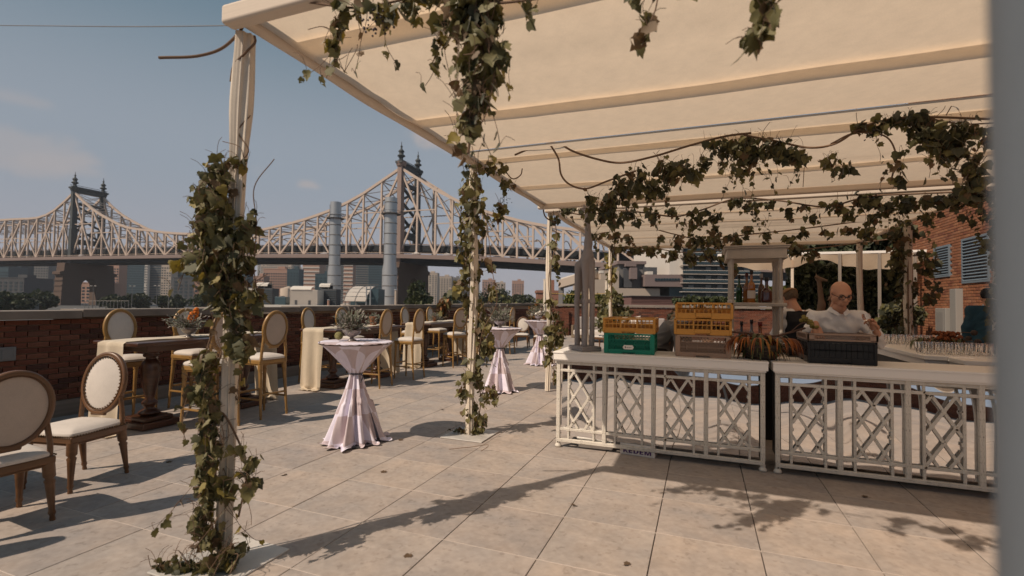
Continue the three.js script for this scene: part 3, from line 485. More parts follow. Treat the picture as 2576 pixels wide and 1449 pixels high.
// ---------------------------------------------------------------- oval backed chairs
function ovalRing(rx, ry, w, d) {                     // moulded oval frame, width w across the face and depth d
  return surf((u, v) => {
    const a = u * Math.PI * 2, b = v * Math.PI * 2, k = Math.cos(b) * w * (1 - .18 * Math.cos(2 * b)), nx = Math.cos(a) / rx, ny = Math.sin(a) / ry, l = Math.hypot(nx, ny);
    return [Math.cos(a) * rx + nx / l * k, Math.sin(a) * ry + ny / l * k, Math.sin(b) * d, a * .2, b * .03];
  }, 48, 10);
}
const ovalPad = (rx, ry, z, puff) => surf((u, v) => { const a = u * Math.PI * 2; return [Math.cos(a) * rx * v, Math.sin(a) * ry * v, z + puff * (1 - v * v), Math.cos(a) * rx * v, Math.sin(a) * ry * v]; }, 32, 6);
function cushion(w, d, y, h, puff) {                  // upholstered seat, wider at the front, crowned
  const f = (u, v) => { const x = (u - .5) * 2, z = (v - .5) * 2, e = Math.max(Math.abs(x), Math.abs(z)), k = 1 - .08 * (Math.abs(x * z)) ** 3; return [x, z, e, k]; };
  const top = surf((u, v) => { const [x, z, , k] = f(u, v), wd = w / 2 * (1 - .10 * (1 - v)); return [x * wd * k, y + h * (1 - Math.max(Math.abs(x), Math.abs(z)) ** 6 * .5) + puff * (1 - x * x) * (1 - z * z), z * d / 2 * k, x * wd, z * d / 2]; }, 20, 20);
  const rim = surf((u, v) => { const t = u * 4, s = Math.floor(t) % 4, q = (t % 1) * 2 - 1, [x, z] = [[q, -1], [1, q], [-q, 1], [-1, -q]][s], k = 1 - .08 * (Math.abs(x * z)) ** 3, wd = w / 2 * (1 - .10 * (.5 - z / 2)); return [x * wd * k * (1 + .012 * Math.sin(v * Math.PI)), y + h * .5 * v, z * d / 2 * k * (1 + .012 * Math.sin(v * Math.PI)), u * 1.6, v * h]; }, 64, 4);
  return [top, rim];
}
const legProf = (h, r) => lathe([[r * .55, 0], [r * .62, .012], [r * .5, .03], [r * .78, .05], [r * .62, .07], [r * .98, h - .14], [r * 1.15, h - .12], [r * .8, h - .105], [r * 1.25, h - .09], [r * 1.25, h]], 12);
const dark = phy([.17, .078, .03], .4, { map: grain(1), clearcoat: .25, clearcoatRoughness: .4 });
function makeChair(name, label, cat, seatY, wood, nails) {
  const t = thing(name, label, cat), bar = seatY > .6, by = seatY + (bar ? .33 : .285), rx = bar ? .172 : .2, ry = bar ? .222 : .245, zb = -.215, tilt = bar ? -.09 : -.16;
  const W = bar ? .43 : .48, D = bar ? .43 : .47;
  part('seat', cushion(W, D, seatY - .055, .05, .02), MT.linen, t);
  part('seat_frame', [rbox(W - .01, .055, D - .01, 0, seatY - .083, 0, .012), rbox(W - .03, .012, D - .03, 0, seatY - .117, 0, .004)], wood, t);
  const m = new THREE.Matrix4().makeRotationX(tilt).setPosition(0, by, zb);
  const tm = (g) => g.applyMatrix4(m);
  const f = part('back_frame', [tm(ovalRing(rx, ry, .024, .021)), tm(ovalRing(rx - .016, ry - .016, .006, .026)), ...[-1, 1].map((s) => tube([[s * (W / 2 - .03), seatY - .1, zb + .02], [s * (W / 2 - .032), seatY + .01, zb + .012], V(s * rx * .93, -ry * .45, 0).applyMatrix4(m)], .018, 10, 8)), tm(rbox(.14, .03, .03, 0, -ry - .01, 0, .01))], wood, t);
  part('back_pad', tm(M([ovalPad(rx - .012, ry - .012, .008, .026)])), MT.linen, t);
  part('back_panel', tm(M([ovalPad(rx - .012, ry - .012, -.012, -.006)])), MT.backing, t);
  if (nails) {
    const n = []; for (let i = 0; i < 44; i++) { const a = i / 44 * Math.PI * 2; n.push(tm(ball(.0065, Math.cos(a) * (rx - .028), Math.sin(a) * (ry - .028), .018, 6))); }
    for (let i = 0; i < 22; i++) { n.push(ball(.0065, (i / 21 - .5) * (W - .02), seatY - .05, D / 2 + .003, 6)); for (const s of [-1, 1]) n.push(ball(.0065, s * (W / 2 - .008 - (.5 - i / 42) * .0), seatY - .05, (i / 21 - .5) * (D - .02), 6)); }
    part('nail_trim', n, std([.12, .07, .03], .35, { metalness: .8 }), t);
  }
  const h = seatY - .1;
  for (const [sx, sz] of [[-1, 1], [1, 1], [-1, -1], [1, -1]]) {
    const lx = sx * (W / 2 - .032 - (sz < 0 ? .005 : 0)), lz = sz * (D / 2 - .035), g = legProf(h, bar ? .024 : .028), q = g.attributes.position;
    for (let i = 0; i < q.count; i++) { const k = 1 - q.getY(i) / h; q.setX(i, q.getX(i) + k * sx * (bar ? .018 : .012)); q.setZ(i, q.getZ(i) + k * sz * (sz < 0 ? .055 : .012)); }
    part('leg', g.translate(lx, 0, lz), wood, t);
  }
  if (bar) {
    const k = .018 * .66, x = W / 2 - .032 + k, zf = D / 2 - .035 + .008, zr = -(D / 2 - .035 + .035);
    part('footrest', rbox(x * 2, .028, .02, 0, .3, zf, .005), wood, t); part('stretcher', rbox(x * 2, .024, .018, 0, .3, zr, .005), wood, t);
    for (const s of [-1, 1]) part('stretcher', rbox(.018, .024, zf - zr, s * x, .24, (zf + zr) / 2, .005), wood, t);
  }
  return t;
}
const barChairs = [
  [-5.34, -4.12, -Math.PI / 2, 'gold oval backed bar chair half hidden behind the nearest canopy post'],
  [-5.34, -4.84, -Math.PI / 2 - .05, 'gold oval backed bar chair just right of the nearest canopy post, seen from behind'],
  [-6.55, -3.98, Math.PI / 2, 'gold bar chair nearest the grey outlet cover, on the wall side of the first table'],
  [-6.55, -4.82, Math.PI / 2, 'gold oval backed bar chair behind the orange flower on the first table'],
  [-5.36, -7.24, -Math.PI / 2 + .05, 'gold oval backed bar chair directly right of the flower bowl on the nearest cocktail table'],
  [-5.36, -8.32, -Math.PI / 2, 'gold oval backed bar chair at the right end of the second high table'],
  [-6.62, -7.22, Math.PI / 2 + .1, 'gold bar chair by the wall, left of the hanging runner of the second table'],
  [-6.62, -8.12, Math.PI / 2, 'gold oval backed bar chair by the wall, its back showing above the nearest flower bowl'],
  [-5.36, -10.25, -Math.PI / 2 - .5, 'gold oval backed bar chair at the third table, partly behind the second post vine'],
  [-5.4, -11.3, -Math.PI / 2, 'gold oval backed bar chair at the far right end of the third table'],
  [-6.62, -10.4, Math.PI / 2, 'gold oval backed bar chair by the wall, left of the third table runner'],
  [-6.62, -11.6, Math.PI / 2, 'gold oval backed bar chair by the wall behind the flowers of the third table'],
  [-6.6, -13.6, Math.PI / 2, 'gold oval backed bar chair by the wall at the fourth table'],
  [-5.4, -13.5, -Math.PI / 2, 'gold oval backed bar chair on the open side of the fourth table'],
];
const chair0 = makeChair('bar_chair', barChairs[0][3], 'bar chair', .79, MT.gold);
barChairs.forEach(([x, z, a, l], i) => { if (!i) { chair0.position.set(x, 0, z); chair0.rotation.y = a; chair0.userData.group = 'gold bar chairs at the high tables'; } else dup(chair0, [x, 0, z], a, l, 'gold bar chairs at the high tables'); });
const dine0 = makeChair('dining_chair', 'low oval backed dining chair at the bottom left corner, seen from behind', 'chair', .48, dark, true);
dine0.position.set(-4.33, 0, -1.82); dine0.rotation.y = -Math.PI / 2 - .06; dine0.userData.group = 'low dining chairs';
const dining = [
  [-4.75, -2.50, .2, 'low oval backed dining chair with nail trim facing the camera beside the first high table'],
  [-4.75, -14.95, .25, 'cream low chair at the far end standing left of the third cocktail table'],
  [-5.6, -15.5, .2, 'cream low chair at the far end beside the hanging runner of the fourth table'],
  [-3.0, -15.9, -1.9, 'low chair seen from the side right of the third cocktail table, before the white pillows'],
  [-3.75, -1.2, .3, 'low dining chair just outside the left edge whose shadow falls on the pavers'],
];
dup(dine0, [-4.5, 0, -1.02], -1.75, 'low dining chair beyond the left edge, known only by its shadow on the pavers', 'low dining chairs');
{ const t = thing('dining_table', 'low dining table beyond the left edge that shades the pavers at bottom left', 'table', [-5.38, 0, -1.42]); part('tabletop', rbox(.84, .04, .95, 0, .74, 0, .01), MT.walnut, t); for (const x of [-.36, .36]) for (const z of [-.4, .4]) part('leg', legProf(.72, .03).translate(x, 0, z), MT.walnut, t); }
dining.slice(0, 4).forEach(([x, z, a, l]) => dup(dine0, [x, 0, z], a, l, 'low dining chairs'));
// ---------------------------------------------------------------- high wooden tables with runners
function makeTable(label) {
  const t = thing('high_table', label, 'table'), L = 2.05, W = .78;
  part('tabletop', rbox(W, .045, L, 0, .985, 0, .012, 3), MT.walnut, t);
  part('apron', rbox(W - .16, .07, L - .3, 0, .927, 0, .008), MT.walnut, t);
  for (const s of [-1, 1]) {
    const z = s * .63, p = part('pedestal', [lathe([[.08, .13], [.11, .15], [.115, .17], [.07, .2], [.05, .22], [.07, .245], [.085, .27], [.075, .29], [.048, .32], [.055, .36], [.085, .50], [.102, .62], [.104, .68], [.092, .74], [.06, .78], [.05, .80], [.08, .815], [.085, .835], [.07, .85], [.09, .87], [.13, .892]], 10).rotateY(Math.PI / 8).translate(0, 0, z)], MT.walnut, t);
    part('plinth', [rbox(.46, .075, .42, 0, .045, z, .01), rbox(.36, .05, .33, 0, .105, z, .012)], MT.walnut, t); void p;
  }
  return t;
}
function runnerGeo(seed) {
  const L = 2.05, H = 1.012, hang = [.985, .985], path = (s) => {      // s metres along the cloth
    const a = hang[0] + .12, T = a + L + hang[1] + .12; s *= T;
    if (s < .12) return [L / 2 + .05 + (.12 - s) * .9, .012 + .0, 0]; if (s < a) { const k = (s - .12) / (a - .12); return [L / 2 + .012 + .04 * (1 - k) ** 2 + .01 * Math.sin(k * 5), .015 + k * (H - .012), 1]; }
    if (s < a + L) return [L / 2 - (s - a), H + .004 * Math.sin(s * 9 + seed) + .004, 2]; const k = (s - a - L) / hang[1]; if (k < 1) return [-L / 2 - .012 - .05 * k * k, H - k * (H - .015), 1]; return [-L / 2 - .06 - (s - a - L - hang[1]) * .8, .012, 0];
  };
  return surf((u, v) => {
    const [z, y, k] = path(v), c = (u - .5) * (.40 + (k === 1 ? .06 * Math.sin(v * 3) : 0)), w = (k === 1 ? .020 : k === 0 ? .015 : .006) * (Math.sin(u * 11 + seed + v * 2.2 + Math.sin(v * 5)) + .8 * (fbm(u * 5 + seed * 3, v * 3, 999, 77, 3) - .5)), f = k === 1 ? 1 - y : 0;
    return [c * (1 + .14 * f) + .03 * Math.sin(v * 4 + seed), y + (k !== 1 ? Math.abs(w) : 0), z + (k === 1 ? w * (.4 + f * 1.2) * Math.sign(z) + .02 * Math.sign(z) : 0), u * .42, v * 4];
  }, 36, 110);
}
const tableSpots = [[-6.05, -4.53, 'nearest dark wood high table with turned pedestals behind the first canopy post'], [-6.0, -7.55, 'second dark wood high table along the wall, behind the nearest cocktail table'], [-6.0, -10.6, 'third dark wood high table along the wall, left of the second canopy post'], [-6.0, -13.62, 'fourth and farthest dark wood high table along the wall']];
const runnerLabels = ['pale runner on the first high table, falling to the floor behind the dining chair', 'cream runner on the second high table, its end hanging down left of the cocktail table', 'cream runner on the third high table with a broad end flowing onto the pavers', 'cream runner hanging off the farthest high table'];
const table0 = makeTable(tableSpots[0][2]);
tableSpots.forEach(([x, z, l], i) => {
  if (i) dup(table0, [x, 0, z], 0, l, 'high wooden tables'); else { table0.position.set(x, 0, z); table0.userData.group = 'high wooden tables'; }
  const r = solo('table_runner', runnerGeo(i * 2.3 + 1), MT.runner, runnerLabels[i], 'table runner', 'runners on the high tables'); r.position.set(x - .05, 0, z);
});
// ---------------------------------------------------------------- cocktail tables with tied checked cloths
const checkTex = tex(512, 512, (u, v, i, j) => {
  const a = (u < .5) !== (v < .5), n = .03 * ((i + j) & 1) + .05 * (fbm(u * 12, v * 12, 12, 301, 3) - .5);
  const c = a ? [.90, .88, .94] : [.79, .735, .755]; return c.map((x) => x - n);
}); checkTex.repeat.set(1.9, 1.9);
const checkMat = phy([1, 1, 1], .75, { map: checkTex, sheen: .3, sheenRoughness: .5 });
function cocktailCloth(seed) {
  const r = rng(seed), n = 9 + Math.floor(r() * 3), ph = r() * 6, amp = Array.from({ length: n }, () => .6 + .8 * r());
  const A = (th) => { const t = ((th / (2 * Math.PI)) * n + 100) % n, i = Math.floor(t), f = t - i; return amp[i] * (1 - f) + amp[(i + 1) % n] * f; };
  return surf((u, v) => {
    const th = u * Math.PI * 2, s = v * 1.62; let R, y, fold = 0, tw = 0;
    if (s < .385) { R = s; y = 1.07 + (s > .36 ? -.006 : 0); }
    else if (s < .80) { const k = (s - .385) / .415, e = k ** .86; R = .395 + (.062 - .395) * e; y = 1.06 - .335 * (k ** 1.12); fold = .0 + .020 * Math.sin(k * Math.PI) ; tw = k * .5; }
    else { const k = Math.min(1, (s - .80) / .72); R = .058 + .20 * k ** 1.2; y = .725 - .715 * k; fold = .012 + .056 * k; tw = .5 - .25 * k; if (s > 1.52) { R += (s - 1.52) * (.35 + .75 * Math.max(0, Math.sin(th * 1.0 + seed)) ** 2); y = .012; } }
    const w = Math.sin(th * n + ph + tw), c = (w * .8 + .25 * Math.sin(th * n * .5 + ph * 2 + s * 3)) * A(th) * fold + .012 * Math.sin(th * 23 + s * 6) * (fold > .03 ? 1 : .2);
    R = Math.max(.045, R + c) * (1 + (s > 1.1 ? .12 * Math.sin(th * 2 + ph) + .06 * Math.sin(th * 3 + ph) : 0)); y = Math.max(.008, y + (s > 1.5 ? .012 * (1 + Math.sin(th * n * 2)) : 0));
    return [Math.cos(th) * R, y, Math.sin(th) * R, ...(s < .79 ? [Math.cos(th) * s + .1, Math.sin(th) * s + .07] : [th * .335 + s * .25, s + .1])];
  }, 240, 110);
}
const cts = [[-3.43, -4.31, 'nearest cocktail table dressed in a tied lilac and taupe checked cloth'], [-3.2, -7.75, 'second cocktail table in checked cloth just right of the second canopy post'], [-3.66, -11.4, 'farthest cocktail table in checked cloth behind the third post vine']];
cts.forEach(([x, z, l], i) => {
  const t = thing('cocktail_table', l, 'cocktail table', [x, 0, z], i * 1.3 + .4, 'cocktail tables');
  part('tabletop', lathe([[0, 1.045], [.38, 1.045], [.38, 1.064], [0, 1.064]], 36), MT.walnut, t);
  part('stand', [lathe([[.03, .02], [.03, 1.04]], 12), lathe([[0, .005], [.26, .005], [.26, .02], [.04, .035]], 24)], MT.iron, t);
  part('tablecloth', cocktailCloth(41 + i), checkMat, t);
  part('sash', [lathe([[.058, .715], [.074, .722], [.076, .735], [.06, .745]], 24), tube([[.06, .73, .045], [.09, .7, .06], [.07, .64, .08]], .006, 10, 5)], std([.10, .10, .12], .7), t);
});
// ---------------------------------------------------------------- centrepieces
const sage = [leafMat([.17, .175, .13], .2), leafMat([.11, .125, .085], .2), leafMat([.25, .22, .2], .2)];
function blade(p, d, L, w) { const q = p.clone().addScaledVector(d, L), s = V().crossVectors(d, V(.3, .8, .5)).normalize().multiplyScalar(w), m = p.clone().addScaledVector(d, L * .55).add(V(0, .012, 0)), g = new THREE.BufferGeometry(); g.setAttribute('position', new THREE.Float32BufferAttribute([...p, ...m.clone().add(s), ...m.clone().sub(s), ...m.clone().add(s), ...q, ...m.clone().sub(s)], 3)); g.computeVertexNormals(); return metreUv(g); }
function arrangement(label, p, seed, o = {}) {
  const t = thing('flower_arrangement', label, 'flowers', p, 0, 'centrepieces'), r = rng(seed), R = o.R || .17, y0 = o.bowl === false ? .02 : .11;
  if (o.bowl !== false) part('bowl', lathe([[.0, 0], [.045, .0], [.05, .008], [.022, .02], [.02, .035], [.06, .055], [.095, .09], [.098, .115], [.09, .115], [.06, .07]], 24), phy([.42, .38, .37], .25, { metalness: .35, map: mottle }), t);
  const ls = [[], [], []], st = [];
  for (let i = 0; i < (o.n || 120); i++) {
    const a = r() * 6.28, e = r() * 1.35, d = V(Math.cos(a) * Math.cos(e), Math.sin(e) * (o.up || .8), Math.sin(a) * Math.cos(e)).normalize(), base = V((r() - .5) * .1, y0, (r() - .5) * .1), L = R * (.55 + .7 * r()), tip = base.clone().addScaledVector(d, L);
    st.push(rod(base, tip, .0018, .001, 4));
    for (let k = 0; k < 5; k++) ls[Math.floor(r() * 3)].push(blade(base.clone().lerp(tip, .35 + .16 * k), d.clone().add(V(r() - .5, (r() - .4), r() - .5).multiplyScalar(1.3)).normalize(), .05 + .03 * r(), .007 + .004 * r()));
  }
  ls.forEach((l, i) => part('foliage', l, sage[i], t, 'stuff')); part('stems', st, MT.stem, t, 'stuff');
  if (o.plume) { const c = o.plume, f = []; for (let i = 0; i < 160; i++) { const k = r(), a = r() * 6.28, q = V(.02 + k * .11, y0 + .08 + k * .17, 0).add(V(Math.cos(a), (r() - .5) * .6, Math.sin(a)).multiplyScalar(.045 * Math.sin(Math.PI * (.2 + k * .75)))); f.push(ball(.008 + r() * .006, q.x, q.y, q.z, 5)); } part('plume', f, std(c, .9), t); }
  if (o.extra) o.extra(t, r);
  return t;
}
arrangement('grey green foliage bowl with an orange plume on the first high table', [-5.98, 1.02, -4.3], 81, { R: .2, n: 90, up: .5, plume: [.62, .17, .02] });
arrangement('silver grey foliage in a footed bowl on the nearest cocktail table', [-3.47, 1.075, -4.28], 82, { R: .165, n: 95, up: .9, extra: (t) => { part('seed_pods', [ball(.045, -.12, .05, .06, 8), ball(.03, -.09, .04, .1, 8)], std([.2, .18, .07], .8), t); } });
arrangement('silver grey foliage bowl on the second cocktail table', [-3.22, 1.075, -7.78], 83, { R: .21, n: 100 });
arrangement('white flower and foliage bowl on the farthest cocktail table', [-3.7, 1.075, -11.4], 84, { R: .22, n: 70, extra: (t, r) => part('blossoms', Array.from({ length: 14 }, () => ball(.03, (r() - .5) * .3, .14 + r() * .08, (r() - .5) * .3, 7)), std([.7, .66, .58], .9), t) });
arrangement('pinkish dried flowers in a terracotta pot on the second high table', [-6.05, 1.02, -8.1], 85, { R: .15, n: 60, up: 1.4, bowl: false, extra: (t) => part('pot', lathe([[0, 0], [.06, 0], [.085, .16], [.09, .17], [.075, .17], [.06, .05]], 16), std([.33, .15, .08], .85), t) });
arrangement('small dried flower pot on the third high table', [-6.05, 1.02, -10.5], 86, { R: .13, n: 50, up: 1.4, bowl: false, extra: (t) => part('pot', lathe([[0, 0], [.05, 0], [.065, .12], [.07, .13], [.055, .13], [.05, .04]], 16), std([.36, .16, .08], .85), t) });
// ---------------------------------------------------------------- far end of the terrace: sofa, pillows, planters, poles
{
  const s = thing('lounge_sofa', 'low grey outdoor sofa with white pillows along the far brick parapet', 'sofa', [-3.0, 0, -19.4]);
  part('seat_cushion', rbox(3.4, .22, .85, 0, .36, .1, .06, 3), MT.linen, s); part('back_cushion', rbox(3.4, .5, .2, 0, .72, -.32, .07, 3), std([.3, .27, .26], .95), s);
  part('frame', [rbox(3.5, .1, .95, 0, .2, .05, .02), rbox(.08, .5, .9, -1.74, .4, .05, .02), rbox(.08, .5, .9, 1.74, .4, .05, .02), ...[-1.6, 0, 1.6].flatMap((x) => [rbox(.06, .16, .06, x, .08, .45), rbox(.06, .16, .06, x, .08, -.35)])], std([.2, .15, .1], .7), s);
  const pillow = (x, z, a, l) => { const g = surf((u, v) => { const x2 = (u - .5) * 2, y2 = (v - .5) * 2; return [x2 * .26 * (1 - .08 * (1 - y2 * y2)), y2 * .26 * (1 - .08 * (1 - x2 * x2)), .11 * Math.sqrt(Math.max(0, (1 - x2 ** 4) * (1 - y2 ** 4)))]; }, 16, 16), h = g.clone().scale(1, 1, -1); const o = solo('pillow', M([g, h]), MT.linen, l, 'pillow', 'pillows on the far sofa'); o.position.set(x, .78, z); o.rotation.set(-.3, 0, a); };
  pillow(-3.55, -19.3, .5, 'white pillow tipped on its corner at the left of the far sofa'); pillow(-3.0, -19.25, -.2, 'white pillow in the middle of the far sofa'); pillow(-2.4, -19.3, .15, 'white pillow on the far sofa just left of the giraffe legs');
}
function shrub(name, label, p, r0, h, n, seed, mats, leafL = .12, potR = 0, cat = 'shrub') {
  const t = thing(name, label, cat, p), r = rng(seed), ls = mats.map(() => []), br = [], y0 = potR ? potR * 1.5 : 0;
  if (potR) part('pot', lathe([[0, 0], [potR * .7, 0], [potR, potR * 1.35], [potR * 1.08, potR * 1.4], [potR * 1.05, potR * 1.55], [potR * .9, potR * 1.5]], 20), std([.33, .2, .13], .85), t);
  const cl = Array.from({ length: 9 }, () => { const a = r() * 6.28, k = Math.sqrt(r()); return V(Math.cos(a) * r0 * k * .7, y0 + h * (.3 + .6 * r()), Math.sin(a) * r0 * k * .7); });
  cl.forEach((c) => br.push(tube([V(0, y0 * .8, 0), V(c.x * .3, (y0 + c.y) * .5, c.z * .3), c], .01, 8, 5)));
  for (let i = 0; i < n; i++) { const c = cl[i % 9], a = r() * 6.28, e = Math.acos(r() * 2 - 1), k = r0 * .55 * Math.cbrt(r()); const q = V(Math.sin(e) * Math.cos(a), Math.cos(e), Math.sin(e) * Math.sin(a)); const p2 = c.clone().addScaledVector(q, k); const m = leafGeos[i % 6].clone().applyMatrix4(new THREE.Matrix4().compose(p2, leafQ(r), V(1, 1, 1).multiplyScalar(leafL * (.6 + .8 * r())))); ls[Math.floor(r() * mats.length)].push(m); }
  part('branches', br, MT.bark, t); ls.forEach((l, i) => l.length && part('foliage', l, mats[i], t, 'stuff')); return t;
}
const rust = leafMat([.34, .13, .02]);
shrub('potted_shrub', 'leafy shrub in a pot to the right of the giraffe sculpture legs', [-2.6, 0, -15.6], .55, 1.5, 500, 91, [LEAF[0], LEAF[2], LEAF[1]], .13, .25);
shrub('potted_shrub', 'orange flowering plant in a pot low behind the giraffe sculpture', [-2.05, 0, -13.2], .35, .7, 300, 92, [rust, LEAF[0]], .1, .2);
shrub('potted_shrub', 'orange leaved plant in a pot at the corner of the far parapet', [-6.3, 0, -19.5], .5, 1.0, 320, 93, [rust, LEAF[4], LEAF[0]], .13, .24);
shrub('potted_shrub', 'tall green plant in a terracotta urn against the left wall beyond the third table', [-6.95, .0, -12.6], .3, 1.35, 260, 94, [LEAF[4], LEAF[2], rust], .12, .2);
shrub('potted_shrub', 'small dark plant in front of the far parapet above the near tan crate', [-.9, 0, -18.8], .3, 1.15, 160, 95, [LEAF[5], LEAF[4]], .11, .2);
shrub('potted_shrub', 'small dark plant before the far parapet, left of the tall yellow crate stack', [.2, 0, -18.6], .28, 1.1, 160, 96, [LEAF[5], LEAF[1]], .11, .2);
{
  const pole = (x, z, h, l) => { const t = thing('timber_pole', l, 'pole', [x, 0, z]); part('pole', rbox(.1, h, .1, 0, h / 2, 0, .012), MT.drape, t); part('cap', rbox(.13, .03, .13, 0, h + .012, 0, .008), MT.drape, t); part('foot', rbox(.3, .25, .3, 0, .125, 0, .02), MT.iron, t); };
  pole(-6.6, -21.2, 2.55, 'slim pale timber pole at the far left corner of the terrace'); pole(-3.9, -21.6, 2.5, 'slim pale timber pole behind the third canopy post');
  solo('rope', tube([[-6.6, 1.95, -21.2], [-5.2, 1.9, -21.4], [-3.9, 1.95, -21.6]], .012, 20, 5), std([.5, .33, .1], .8), 'yellow rope strung between the two slim timber poles', 'rope');
}

{ // a few dry leaves blown onto the pavers
  const spots = [[968, 1185, 'small dry leaf on the pavers in the middle of the open floor'], [1111, 1030, 'dry leaf left of the second post base'], [715, 1195, 'dry leaf on the pavers right of the near post'], [1010, 1105, 'dry leaf near the round shadow of the cocktail table'], [1440, 1270, 'tiny dry leaf in front of the bar'], [1580, 1420, 'curled dry leaf at the bottom centre of the floor'], [1030, 1395, 'dry leaf between the post shadow and the bottom edge'], [480, 1375, 'dry leaf left of the near post base'], [2180, 1250, 'dry leaf below the right half of the bar'], [430, 1160, 'dry leaf behind the dining chair']];
  let first; const m = leafMat([.10, .06, .03], .1);
  spots.forEach(([x, y, l], i) => { const d = pix(x, y, 1).sub(V(0, 1.5, 0)), p = V(0, 1.5, 0).addScaledVector(d, -1.494 / d.y); if (!first) { first = thing('fallen_leaf', l, 'leaf', p.toArray(), i, 'dry leaves on the floor'); part('blade', leafGeos[1].clone().scale(.05, .05, .05).rotateX(-1.4), m, first); part('stalk', rod(V(0, .004, 0), V(.01, .006, -.03), .001, .001, 4), MT.stem, first); } else dup(first, p.toArray(), i * 2.1, l, 'dry leaves on the floor'); });
}
// ---------------------------------------------------------------- the bar: ironwork front, mirror film, white top
const canvasTex = (w, h, f) => { const c = document.createElement('canvas'); c.width = w; c.height = h; f(c.getContext('2d'), w, h); const t = new THREE.CanvasTexture(c); t.colorSpace = THREE.SRGBColorSpace; return t; };
const mirrorMat = std([.86, .86, .87], .025, { metalness: 1 });
function barSection(label, x0, x1, bays) {
  const b = thing('bar_counter', label, 'bar', [x0, 0, -5.03]), L = x1 - x0, step = L / bays, T = MT.chipped;
  part('countertop', [rbox(L + .09, .018, .59, L / 2, .989, -.222, .005, 3), rbox(L + .08, .066, .575, L / 2, .947, -.222, .003), rbox(L + .05, .018, .55, L / 2, .905, -.23, .003)], MT.whitePaint, b);
  part('cabinet', [box(L - .06, .80, .03, L / 2, .49, -.44), box(.02, .8, .3, .02, .49, -.3), box(.02, .8, .3, L - .02, .49, -.3)], MT.black, b);
  const sd = x0 * 3.1;
  part('mirror_panel', surf((u, v) => {                // reflective film, rippled and leaning back towards the top
    const x = .03 + (L - .06) * u, y = .115 + .775 * v, t = Math.max(0, (y - .5) / .4);
    return [x, y, -.0225 - (x0 < 0 ? .026 : .044) * t ** 2.2 * (1 + .5 * Math.sin(x * 2.6 + sd + 1)) + .0032 * Math.sin(x * 7.1 + sd) * (.3 + v) + .0018 * Math.sin(x * 13 + y * 5 + sd) + .0022 * Math.sin(y * 8 + x * 2)];
  }, 150, 60), mirrorMat, b);
  for (let i = 0; i <= bays; i++) {
    const x = i * step, end = i === 0 || i === bays, w = .04;
    part('post', rbox(w, end ? .80 : .84, .04, x, end ? .49 : .475, 0, .006), T, b);
    if (end) part('foot', [rbox(.034, .06, .034, x, .07, 0, .004), lathe([[0, 0], [.030, .002], [.036, .018], [.026, .034], [.02, .045], [.026, .052], [.026, .06]], 14).translate(x, 0, 0)], T, b);
  }
  part('top_rail', rbox(L + .04, .03, .03, L / 2, .893 - .016, 0, .005), T, b);
  part('upper_rail', rbox(L, .026, .026, L / 2, .800, .0, .004), T, b);
  part('lower_rail', rbox(L, .026, .026, L / 2, .190, .0, .004), T, b);
  part('bottom_rail', rbox(L + .02, .036, .036, L / 2, .075, .003, .006), T, b);
  const joints = [];
  for (let i = 0; i < bays; i++) {
    const a = i * step + step * .225, c = i * step + step * .775, W = c - a;
    for (const x of [a, c]) { part('stile', rbox(.021, .79, .021, x, .478, 0, .004), T, b); for (const y of [.8, .19]) joints.push(rbox(.034, .034, .034, x, y, 0, .006)); }
    const y0 = .205, y1 = .787, H = y1 - y0, px = W * .6, py = H * .44, xm = (a + c) / 2, xa = a + .009, xb = c - .009;
    // diagonals: slope py per px, clipped to the bay
    for (const s of [1, -1]) for (let k = -4; k <= 7; k++) {
      const f = (x) => y1 - (k + .5) * py + s * ((x - xm) / px) * py, seg = [];
      let p = [xa, f(xa)], q = [xb, f(xb)];
      const clip = (u, v2) => { let [ux, uy] = u; const m = (v2[1] - u[1]) / (v2[0] - u[0]); if (uy < y0) { ux += (y0 - uy) / m; uy = y0; } if (uy > y1) { ux += (y1 - uy) / m; uy = y1; } return [ux, uy]; };
      if (Math.max(p[1], q[1]) < y0 + .03 || Math.min(p[1], q[1]) > y1 - .03) continue;
      p = clip(p, q); q = clip(q, p); if (Math.hypot(p[0] - q[0], p[1] - q[1]) < .05) continue; void seg;
      part('lattice_bar', beam(V(p[0], p[1], s * .0045), V(q[0], q[1], s * .0045), .008, .023, V(0, 0, 1).cross(V(q[0] - p[0], q[1] - p[1], 0)).normalize()), T, b);
    }
    for (let k = 0; k < 4; k++) { const ya = y1 - (k + .5) * py; if (ya > y0) joints.push(rbox(.036, .04, .022, xm, ya, 0, .009)); for (const s of [-1, 1]) { const yb = y1 - k * py; if (yb > y0 - .01) joints.push(rbox(.036, k ? .04 : .03, .022, xm + s * px / 2, k ? yb : yb - .012, 0, .009)); if (ya > y0) joints.push(rbox(.014, .03, .02, s > 0 ? xb - .005 : xa + .005, ya, 0, .005)); } }
  }
  part('joint', joints, T, b, 'stuff');
  return b;
}
barSection('left half of the white ironwork bar, lattice over mirror film, carrying the giraffe sculpture', -1.40, .52, 4);
barSection('right half of the white ironwork bar running out of frame behind the grey column', .64, 3.04, 5);
{ // far sides of the ring shaped bar
  const b = thing('back_bar', 'inner counter of the bar on the right carrying rows of clear glasses', 'bar', [0, 0, 0]);
  part('countertop', [rbox(.85, .05, 2.5, 2.62, .975, -7.7, .01), rbox(.8, .08, 2.4, 2.62, .915, -7.7, .006)], MT.whitePaint, b);
  part('body', box(.74, .86, 2.35, 2.64, .44, -7.7), MT.black, b);
  part('countertop_return', [rbox(1.2, .05, .62, 3.0, .968, -6.42, .01), rbox(1.15, .08, .56, 3.0, .908, -6.42, .006)], MT.whitePaint, b);
  part('body', box(1.1, .85, .5, 3.02, .43, -6.44), MT.black, b);
}
